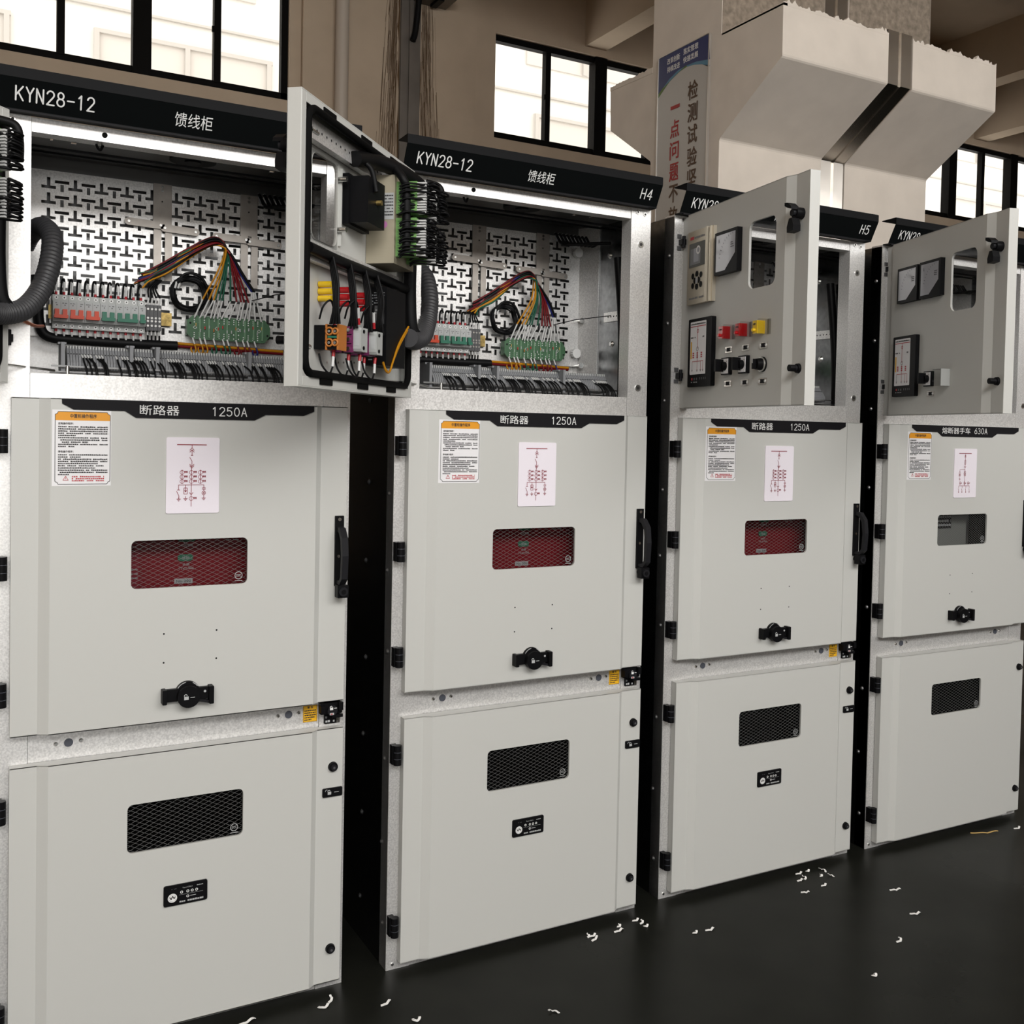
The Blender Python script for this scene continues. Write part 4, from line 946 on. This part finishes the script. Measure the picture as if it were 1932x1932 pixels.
BX = (.441, .455, .466, .482, .49, .5, .51, .53, .551, .559, .571, .583, .6, .616); ST = (.460, .476, .488, .492, .503, .511, .532, .548, .560, .568, .580, .593, .600, .608)
def loom_wire(i, dx):
    rnd = random.Random(i * 31 + int(dx * 1000)); a = rnd.uniform(-.008, .008); b = rnd.uniform(0, .012); m = MB(); x0, x1 = BX[i] + dx, ST[i] + dx; hi = i > 10
    sz = 1.80 if hi else 1.770; sx = .588 + dx + (i - 11) * .004 if hi else x1
    m.tube([(x0, .322, 1.722), (sx, .316, sz)], .0024, 'sleeve', 6)
    m.tube(smooth_path([(sx, .316, sz), (.528 + dx + (x1 - .53) * .45, .312 + a * .5, 1.845), (.522 + dx + (i - 7) * .0012, .308 + a, 1.895), (.508 + dx, .306 + a, 1.917 + a), (.478 + dx, .304 + b, 1.919 + a), (.425 + dx, .306 - a, 1.886 + a * 1.4), (.37 + dx, .31 + a, 1.846 + a * 2), (.335 + dx + a, .316, 1.822 + a * 2), (.302 + dx + rnd.uniform(-.006, .03), .318, 1.806 + a * 2.4)], 7), .0026, WC[i], 6)
    return m
def fill_bay(cab, dx, full):
    def one(nm, key, fn, lb=None, dxx=0):
        o = link(nm, cached(key, fn), cab, lb)
        if dxx: o.location = (dxx, 0, 0)
        return o
    one('mounting_plate', 'mounting_plate', plate_mb, 'galvanised plate punched with T-shaped slots')
    for z in (2.017, 1.694):
        def kb(z=z):
            m = MB(); n = 28; m.prism([(.712 + (.0165 if q % 2 else .0145) * math.cos(2 * pi * q / n), z + (.0165 if q % 2 else .0145) * math.sin(2 * pi * q / n)) for q in range(n)], 'y', .338, .352, 'print_white'); m.cyl((.712, .352, z), .006, 'y', .008, 'print_white', 10); return m
        one('plate_knob', 'plateknob%.2f' % z, kb, 'white serrated plastic knob')
    one('cooling_fan', 'fan', lambda: MB().cyl((.40, .15, 2.086), .055, 'z', .014, 'black_plastic', 24).cyl((.40, .15, 2.082), .02, 'z', .004, 'dark_plastic', 16), 'dark round fan under the roof')
    for xa in (.340, .564): one('vertical_strap', 'strap%.3f' % xa, lambda xa=xa: strap_mb(xa))
    for i, (x, z, t) in enumerate(((.270, 1.960, -.03), (.358, 1.952, -.03), (.490, 1.945, -.02), (.578, 1.940, -.03))): one('cross_bar', 'xbar%d' % i, lambda x=x, z=z, t=t: crossbar_mb(x, z, t if dx == 0 else t))
    one('terminal_strip', 'terminal_strip', terminal_block_mb, 'long row of grey terminal blocks')
    for x in (.110, .259, .318, .538): one('end_clamp', 'end_clamp', clamp_mb, None, x)
    one('din_rail', 'railrods', lambda: MB().box(.085, .73, .150, .158, 1.552, 1.557, 'dull_bolt').box(.085, .73, .112, .116, 1.566, 1.570, 'dull_bolt').box(.085, .73, .10, .104, 1.553, 1.556, 'dull_bolt'))
    x0 = .101
    for k, n, c in MCBS:
        b = one('circuit_breaker', 'mcb%d' % k, lambda k=k, n=n, c=c: mcb_mb(x0 + k * .018, n, c), '%s-pole grey breaker with %s toggle' % (['', 'single', 'two', 'three'][n], 'orange' if 'orange' in c else 'green'))
        link('toggle', cached('toggle%d' % k, lambda k=k, n=n, c=c: toggle_mb(x0 + k * .018, n, c)), b)
    for k in range(4):
        def f(k=k):
            x = .3205 + k * .0095; m = MB(); m.box(x, x + .0088, .322, .352, 1.680, 1.746, 'plastic_dark_grey')
            for z in (1.735, 1.712, 1.704, 1.692): m.cyl((x + .0044, .322, z), .003, 'y', -.0015, 'zinc', 8)
            return m
        one('relay_socket', 'rsock%d' % k, f)
    one('mounting_rail', 'dinrail', lambda: MB().box(.095, .388, .350, .358, 1.697, 1.731, 'yellow_zinc').box(.359, .386, .3485, .350, 1.699, 1.729, 'yellow_zinc'), 'yellow zinc rail end')
    one('diode_board', 'diode_board', board_mb, 'green octagonal terminal board with many solder points', dx)
    if not full: return
    for k in range(12):
        def f(k=k):
            x = x0 + (k + .5) * .018; m = MB(); m.tube([(x, .326, 1.752), (x, .326, 1.762)], .0034, 'ferrule_red', 6); m.tube([(x, .326, 1.762), (x + .001, .33, 1.787)], .0028, 'sleeve', 6); m.tube(smooth_path([(x + .001, .33, 1.787), (x, .335, 1.795), (x - .004, .342, 1.79), (x - .006, .344, 1.755)], 5), .0026, 'wire_black', 6); return m
        def g(k=k):
            x = x0 + (k + .5) * .018; m = MB(); m.tube([(x, .326, 1.674), (x, .326, 1.664)], .0034, 'ferrule_red', 6); m.tube([(x, .326, 1.664), (x + .0015, .328, 1.648)], .0028, 'sleeve', 6); return m
        one('control_wire', 'mcbup%d' % k, f); one('control_wire', 'mcbdown%d' % k, g)
    for k in range(4):
        def f(k=k):
            x = .325 + k * .0095; m = MB(); m.tube([(x, .33, 1.744), (x + .002, .33, 1.765)], .0024, 'sleeve', 6); m.tube(smooth_path([(x + .002, .33, 1.765), (x - .004 + (1.5 - k) * .004, .328, 1.79), (.345 + k * .004, .32, 1.812)], 6), .0024, 'wire_black', 6); return m
        one('control_wire', 'sockup%d' % k, f)
        one('control_wire', 'sockdown%d' % k, lambda k=k: MB().tube([(.325 + k * .0095, .33, 1.683), (.326 + k * .0095, .33, 1.668)], .0024, 'sleeve', 6).tube([(.326 + k * .0095, .33, 1.668), (.327 + k * .0095, .335, 1.646)], .0024, 'wire_black', 6))
    for i in range(14): one('loom_wire', 'loom%d_%d' % (i, dx * 1000), lambda i=i: loom_wire(i, dx), WC[i].split('_')[1] + ' wire with white sleeve fanning to the board')
    for i in range(8):
        def f(i=i):
            rnd = random.Random(90 + i); a, b = rnd.uniform(-.01, .01), rnd.uniform(-.012, .012)
            return MB().tube(smooth_path([(.525 + dx, .306 + a, 1.893), (.505 + dx, .303, 1.921 + b * .6), (.475 + dx, .302 + a, 1.921 + b), (.42 + dx, .305, 1.888 + b), (.37 + dx, .31, 1.853 + b), (.335 + dx, .318, 1.83 + b), (.30 + dx + b, .32, 1.81 + b * 1.5)], 7), .0028, ['wire_black', 'wire_red', 'wire_black', 'wire_black', 'wire_yellow', 'wire_black', 'wire_red', 'wire_black'][i], 6)
        one('loose_wire', 'loose%d_%d' % (i, dx * 1000), f, 'loose coloured wire bent over in the loom')
    for i, x in enumerate((.441, .459, .471, .494, .518, .530, .553, .571, .583, .602)):
        def f(i=i, x=x):
            c = ['wire_yellow', 'wire_yellow', 'wire_yellow', 'wire_green', 'wire_green', 'wire_green', 'wire_red', 'wire_red', 'wire_red', 'wire_blue'][i]; x += dx
            return MB().tube([(x - .004, .324, 1.668), (x, .318, 1.651)], .0024, 'sleeve', 6).tube(smooth_path([(x, .318, 1.651), (x + .003, .314, 1.634), (x - .002, .322, 1.627), (x - .006, .33, 1.636), (x - .005, .334, 1.648)], 6), .0024, c, 6)
        one('hook_wire', 'hook%d_%d' % (i, dx * 1000), f, None)
    one('black_cable_bundle', 'blackbundle', lambda: MB().tube(smooth_path([(.066, .335, 1.80), (.07, .335, 1.74), (.074, .335, 1.68), (.094, .335, 1.650), (.16, .335, 1.645), (.30, .335, 1.644), (.40, .335, 1.645)], 6), .0125, 'wire_black', 10).tube([(.40, .335, 1.645), (.68, .338, 1.640)], .005, 'wire_red', 8).tube([(.40, .331, 1.651), (.68, .336, 1.645)], .004, 'wire_yellow' if dx == 0 else 'wire_green', 8))
    one('tie_wire', 'tiewire%d' % (dx * 1000), lambda: MB().tube([(.588 + dx, .314, 1.776), (.64 + dx, .27, 1.792), (.75, .20, 1.806)], .0015, 'wire_black', 5), 'thin black wire pulled to the right')
    def coil():
        m = MB(); rnd = random.Random(4)
        for k in range(9):
            r = .040 + rnd.uniform(-.004, .007); cx, cz = .431 + rnd.uniform(-.004, .004), 1.783 + rnd.uniform(-.004, .004); y = .335 + rnd.uniform(-.008, .008)
            m.tube([(cx + r * math.cos(t * pi / 16), y + .004 * math.sin(t), cz + r * math.sin(t * pi / 16)) for t in range(32)], .0026, 'wire_black', 5, closed=True)
        m.tube(smooth_path([(.395, .33, 1.81), (.42, .325, 1.835), (.455, .325, 1.83), (.48, .33, 1.79), (.49, .335, 1.75)], 6), .004, 'wire_black', 6)
        for a in (.392, .4): m.tube([(a, .328, 1.795), (a + .004, .328, 1.812)], .003, 'sleeve', 6)
        return m
    one('wire_coil', 'wirecoil', coil, 'coiled spare black wire', dx * .8)
    rnd = random.Random(17); xs_ = [.124 + .0062 * k for k in range(92)]; random.Random(1).shuffle(xs_)
    n = 0
    for x in sorted(xs_[:58]):
        if .20 < x < .212 or .60 < x < .635: continue
        def f(x=x):
            r = random.Random(int(x * 1e5)); m = MB(); e = r.uniform(.006, .016)
            m.tube([(x + .0026, .138, 1.597), (x + .005, .128, 1.589)], .0021, 'sleeve', 5); m.tube(smooth_path([(x + .005, .128, 1.589), (x + e, .112, 1.578), (x + e + .004, .100, 1.562), (x + e + .005, .096, 1.548)], 4), .0022, 'wire_black', 5); return m
        one('terminal_wire', 'tw%d' % int(x * 1e5), f); n += 1

def build_cabinet(kind, loc, rz, label, mid, right, rating):
    cab = empty('switchgear_cabinet', loc, rz, None, label, 'electrical cabinet', 'switchgear cabinets standing in a row')
    def one(nm, key, fn, lb=None, p=None, bev=0): return link(nm, cached(key, fn), p or cab, lb, bev)
    one('frame', 'frame', frame_mb, 'galvanised steel frame')
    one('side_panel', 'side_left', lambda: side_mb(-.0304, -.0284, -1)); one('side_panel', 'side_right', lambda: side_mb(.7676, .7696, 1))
    one('roof_panel', 'roof', roof_mb); one('rear_panel', 'rear', lambda: MB().box(-.0304, .7696, 1.5, 1.502, 0, 2.1, 'galv_shaded'))
    one('bay_lining', 'lining', lining_mb)
    one('header_sign', 'header%d' % kind, lambda: header_mb('KYN28-12', mid, right), 'black header with white lettering')
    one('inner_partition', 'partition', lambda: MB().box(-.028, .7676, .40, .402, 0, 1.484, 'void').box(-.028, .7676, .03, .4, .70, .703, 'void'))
    build_door(cab, 2.2991 if kind < 2 else 1.7251 if kind == 2 else 1.8803, kind, kind < 2)
    for z in (2.0, 1.595):
        def hm(z=z): m = MB(); m.box(-.014, .003, .006, .0255, z + .016, z + .032, 'black_plastic'); m.cyl((-.006, .010, z + .008), .0055, 'z', .034, 'dark_plastic', 12); m.box(-.02, -.006, .0215, .0255, z, z + .012, 'plastic_dark_grey'); m.box(-.02, -.006, .0215, .0255, z + .036, z + .048, 'plastic_dark_grey'); return m
        one('hinge', 'ihinge%.2f' % z, hm)
    # breaker door
    bd_ = one('breaker_door', 'breaker_door', lambda: door_mb(WD, ZU0, ZU1, .054, .076, .672, .687, HU, .0245), 'light grey middle door with mesh window', None, .001)
    one('nameplate', 'nameplate%d' % (kind == 3), lambda: nameplate_mb(*rating, kind == 3), 'black nameplate with white lettering', bd_)
    one('instruction_label', 'instr', instr_mb, 'white instruction label with orange heading', bd_); one('mimic_diagram', 'mimic%d' % (kind == 3), lambda: mimic_mb(int(kind == 3)), 'white plate with red circuit diagram', bd_)
    one('viewing_pane', 'pane_u', lambda: pane_mb(HU), None, bd_); one('mesh_screen', 'latt_u%d' % (kind == 3), lambda: latt_mb(HU) if kind < 3 else latt_mb(HU, .0137, .0085), None, bd_); one('certification_mark', 'ccc_u', lambda: ccc_mb(HU), None, bd_)
    one('lock_knob', 'lockknob', lockknob_mb, 'black lock knob with padlock symbol', bd_)
    one('door_handle', 'doorhandle', handle_mb, 'black lever handle with lock cylinder', bd_)
    def holes():
        m = MB(); pl = Plane(m, (0, YP, 0))
        for x in (.3165, .4355):
            for z in (.9525, .885): pl.disc(x, z, .0022, 'void', .0004, 10)
        return m
    one('fixing_hole', 'fixingholes', holes, None, bd_)
    for z in (1.369, 1.092, .815): o = link('hinge', cached('hinge', hinge_mb), bd_); o.location = (0, 0, z)
    one('breaker_truck' if kind < 3 else 'fuse_truck', 'truck%d' % (kind == 3), breaker_truck_mb if kind < 3 else fuse_truck_mb, 'dark red breaker front behind the window' if kind < 3 else 'grey fuse truck with black rating plate')
    # cable door
    cdr = one('cable_door', 'cable_door', lambda: door_mb(WD, ZL0, ZL1, .054, .076, .672, .687, HL, .0245), 'light grey lower door with dark mesh window', None, .001)
    one('viewing_pane', 'pane_l', lambda: pane_mb(HL), None, cdr); one('mesh_screen', 'latt_l', lambda: latt_mb(HL), None, cdr); one('certification_mark', 'ccc_l', lambda: ccc_mb(HL), None, cdr)
    for z in (.579, .111): one('latch_knob', 'cknob%.2f' % z, lambda z=z: disc_mb(.7295, z), 'round black latch knob', cdr)
    for z in (.557, .099): o = link('hinge', cached('hinge', hinge_mb), cdr); o.location = (0, 0, z)
    if kind < 3:
        one('lock_plate', 'lockplate', lockplate_mb, 'black plate with padlock symbol', cdr); one('status_display', 'status', status_mb, 'black live-line display with white round emblem', cdr)
        one('warning_label', 'warn', warn_mb, 'small yellow warning label'); one('interlock', 'interlock', interlock_mb, 'black interlock box')
    for x, z in ((.120, .714), (.622, .718)): o = link('plug_button', cached('trio', trio_mb), cab); o.location = (x, 0, z)
    fill_bay(cab, 0 if kind == 0 else .02, kind < 2)
    one('cable_sleeve', 'rightcable', lambda: MB().tube(smooth_path([(.745, .16, 1.98), (.75, .14, 1.8), (.742, .12, 1.66), (.735, .11, 1.52)], 8), .014, 'wire_black', 10), 'black braided cable down the right wall')
    def topb():
        m = MB(); rnd = random.Random(2)
        for k in range(9): x = .60 + k * .014; m.tube(smooth_path([(x, .30, 2.06), (x + .01, .28, 2.03), (x + .02, .25, 2.02 + k * .002), (.74, .2, 2.03)], 6), .005, 'wire_black', 6); m.tube([(x, .30, 2.062), (x + .003, .29, 2.035)], .004, 'sleeve' if k % 2 else 'plastic_grey', 6)
        return m
    one('cable_bundle', 'topbundle', topb, 'black cables with pale sleeves at the top right corner')
    one('hanging_loop', 'hangloop', lambda: MB().tube(smooth_path([(.17, .06, 2.095), (.172, .06, 2.07), (.18, .062, 2.062), (.186, .064, 2.078), (.183, .066, 2.096)], 6), .003, 'wire_black', 6))
    if kind < 2:
        one('corrugated_conduit', 'conduit', lambda: conduit_mb([(.036, .27, 1.86), (.050, .25, 1.888), (.072, .20, 1.897), (.086, .12, 1.859), (.077, .06, 1.79), (.055, .02, 1.725), (.021, -.03, 1.679), (-.022, -.075, 1.662), (-.05, -.11, 1.665)]), 'dark grey corrugated conduit looping out to the open door')
        one('earth_braid', 'braid', lambda: MB().tube(smooth_path([(-.09, -.13, 1.655), (-.04, -.08, 1.668), (.01, -.02, 1.66), (.045, .05, 1.652), (.07, .15, 1.66)], 8), .004, 'copper', 6), 'copper earth braid')
        one('door_stay', 'stay', lambda: MB().tube([(-.14, -.17, 1.552), (-.01, -.01, 1.560), (.09, .09, 1.556)], .003, 'zinc', 6).cyl((.115, .06, 1.548), .004, 'z', .018, 'zinc', 8), 'thin steel door stay')
    return cab
CABS = ((0, (0, 0, 0), 0, 'leftmost grey cabinet, nearest, headed KYN28-12 with no H number showing', '馈线柜', '', ('断路器', '1250A')),
        (1, (.9214, -.0007, 0), .0012, 'grey cabinet marked H4 with its upper door folded back to show wiring', '馈线柜', 'H4', ('断路器', '1250A')),
        (2, (1.8178, .0114, 0), -.0088, 'grey cabinet marked H5 with open instrument door carrying red and yellow indicators', '馈线柜', 'H5', ('断路器', '1250A')),
        (3, (2.6948, -.0029, 0), -.014, 'rightmost grey cabinet rated 630A with two meters on its open door', '', '', ('熔断器手车', '630A')))
for c in CABS: build_cabinet(*c)

# ------------------------------------------------------------------ scraps on the floor
def scrap(px, py, ln, curl, rot, lb, grp, w=.006):
    p = at_z(px, py, 0); m = MB(); n = 12; L = []; a = -curl / 2; x = z = 0
    for i in range(n + 1): L.append((x, z)); x += ln / n * math.cos(a); z += ln / n * math.sin(a); a += curl / n
    cx = sum(q[0] for q in L) / len(L); cy = sum(q[1] for q in L) / len(L)
    vs = []
    for k, (u, v) in enumerate(L):
        h = .0012 + .006 * abs(math.sin(k * .5 + rot)) * (k / n)
        for dw, dh in ((-w / 2, 0), (w / 2, .001), (w / 2, .0022), (-w / 2, .0012)):
            nx, ny = -math.sin(a * 0 + math.atan2(L[min(k + 1, n)][1] - L[max(k - 1, 0)][1], L[min(k + 1, n)][0] - L[max(k - 1, 0)][0])), 0
            t = math.atan2(L[min(k + 1, n)][1] - L[max(k - 1, 0)][1], L[min(k + 1, n)][0] - L[max(k - 1, 0)][0])
            vs.append((u - cx - math.sin(t) * dw, v - cy + math.cos(t) * dw, h + dh))
    fs = [(k * 4 + q, k * 4 + (q + 1) % 4, k * 4 + 4 + (q + 1) % 4, k * 4 + 4 + q) for k in range(n) for q in range(4)] + [(0, 1, 2, 3), (n * 4 + 3, n * 4 + 2, n * 4 + 1, n * 4)]
    m.add(vs, fs, 'scrap_yellow' if 'yellow' in lb else 'scrap_white')
    mn = min(v[2] for v in m.v); m.v = [(x, y, z - mn) for x, y, z in m.v]
    o = m.obj('wire_scrap' if 'yellow' in lb else 'plastic_shaving'); o.location = (p.x, p.y, 0.0004); o.rotation_euler = (0, 0, rot); tag(o, lb, 'scrap', grp)
G = 'white plastic shavings on the dark floor'
SC = ((612, 1900, .04, 3.2, .3, 'white curled shaving on the floor before the leftmost cabinet, lower piece of two'), (624, 1887, .03, 1.6, 1.2, 'white bent shaving before the leftmost cabinet, upper piece of two'), (729, 1894, .035, 1.4, .5, 'white bent shaving on the floor in the gap left of H4'),
      (786, 1925, .035, 4.2, .0, 'white ring-shaped shaving at the bottom edge, below the H4 cabinet'), (1045, 1910, .03, 1.8, 2.6, 'white curved shaving at the bottom edge, centre of the frame'), (465, 1930, .05, .7, .3, 'white strip of shaving at the bottom edge left, under the leftmost cabinet'),
      (1110, 1767, .02, 2.5, 1.2, 'white shaving, left of three by the H4 cabinet door'), (1119, 1766, .03, 2.2, .4, 'white curled shaving, middle of three by the H4 cabinet door'), (1123, 1772, .035, 1.2, .6, 'white flat shaving, lowest of three by the H4 cabinet door'),
      (1168, 1748, .022, 3.2, .8, 'white hooked shaving, upper of two below the H4 door corner'), (1168, 1757, .035, 1.0, .2, 'white long shaving, lower of two below the H4 door corner'), (1200, 1737, .028, 2.4, .3, 'white curled shaving, left of three in front of the gap before H5'), (1211, 1741, .026, 2.2, .9, 'white shaving, middle of three in front of the gap before H5'), (1219, 1748, .022, 4.4, .2, 'white ring shaving, right of three in front of the gap before H5'),
      (1312, 1760, .024, 3.4, .5, 'thin pale ring shaving in front of the H5 cabinet, left of a bright one'), (1340, 1755, .034, 1.6, .1, 'bright white bent shaving in front of the H5 cabinet'), (1508, 1649, .03, 1.8, .1, 'white shaving, upper left of the cluster under the H5 door'), (1524, 1644, .02, 4.2, .4, 'small white ring in the cluster under the H5 door'), (1518, 1657, .03, 2.6, 1.3, 'bent white shaving at the right of the cluster under the H5 door'), (1510, 1662, .026, .9, .1, 'flat white shaving, lowest of the cluster under the H5 door'),
      (1553, 1643, .034, 3.0, 2.0, 'tall curled white shaving near the right corner of the H5 door'), (1549, 1653, .02, 3.8, 1.0, 'small white curl left below the tall curled shaving'), (1568, 1653, .022, 2.0, 2.2, 'white arc shaving right below the tall curled shaving'), (1555, 1671, .028, 2.2, .3, 'white bent shaving alone below the tall curled shaving'), (1519, 1685, .026, .6, -.6, 'faint straight shaving below the cluster in front of H5'),
      (1689, 1680, .036, .4, -.4, 'straight white shaving on the open floor, before the rightmost cabinet'), (1727, 1725, .036, 1.4, -.3, 'white bent shaving in the middle of the open floor'), (1697, 1775, .036, 2.2, .6, 'bright white crescent shaving on the open floor'), (1650, 1841, .024, 4.6, .4, 'small white ring farthest out on the open floor'), (1920, 1563, .04, 2.2, .2, 'white wavy shaving by the right edge of the frame'))
for s_ in SC: scrap(*s_, G)
scrap(1858, 1572, .11, .5, -.35, 'thin yellow strip lying under the rightmost cabinet door', None, .004)
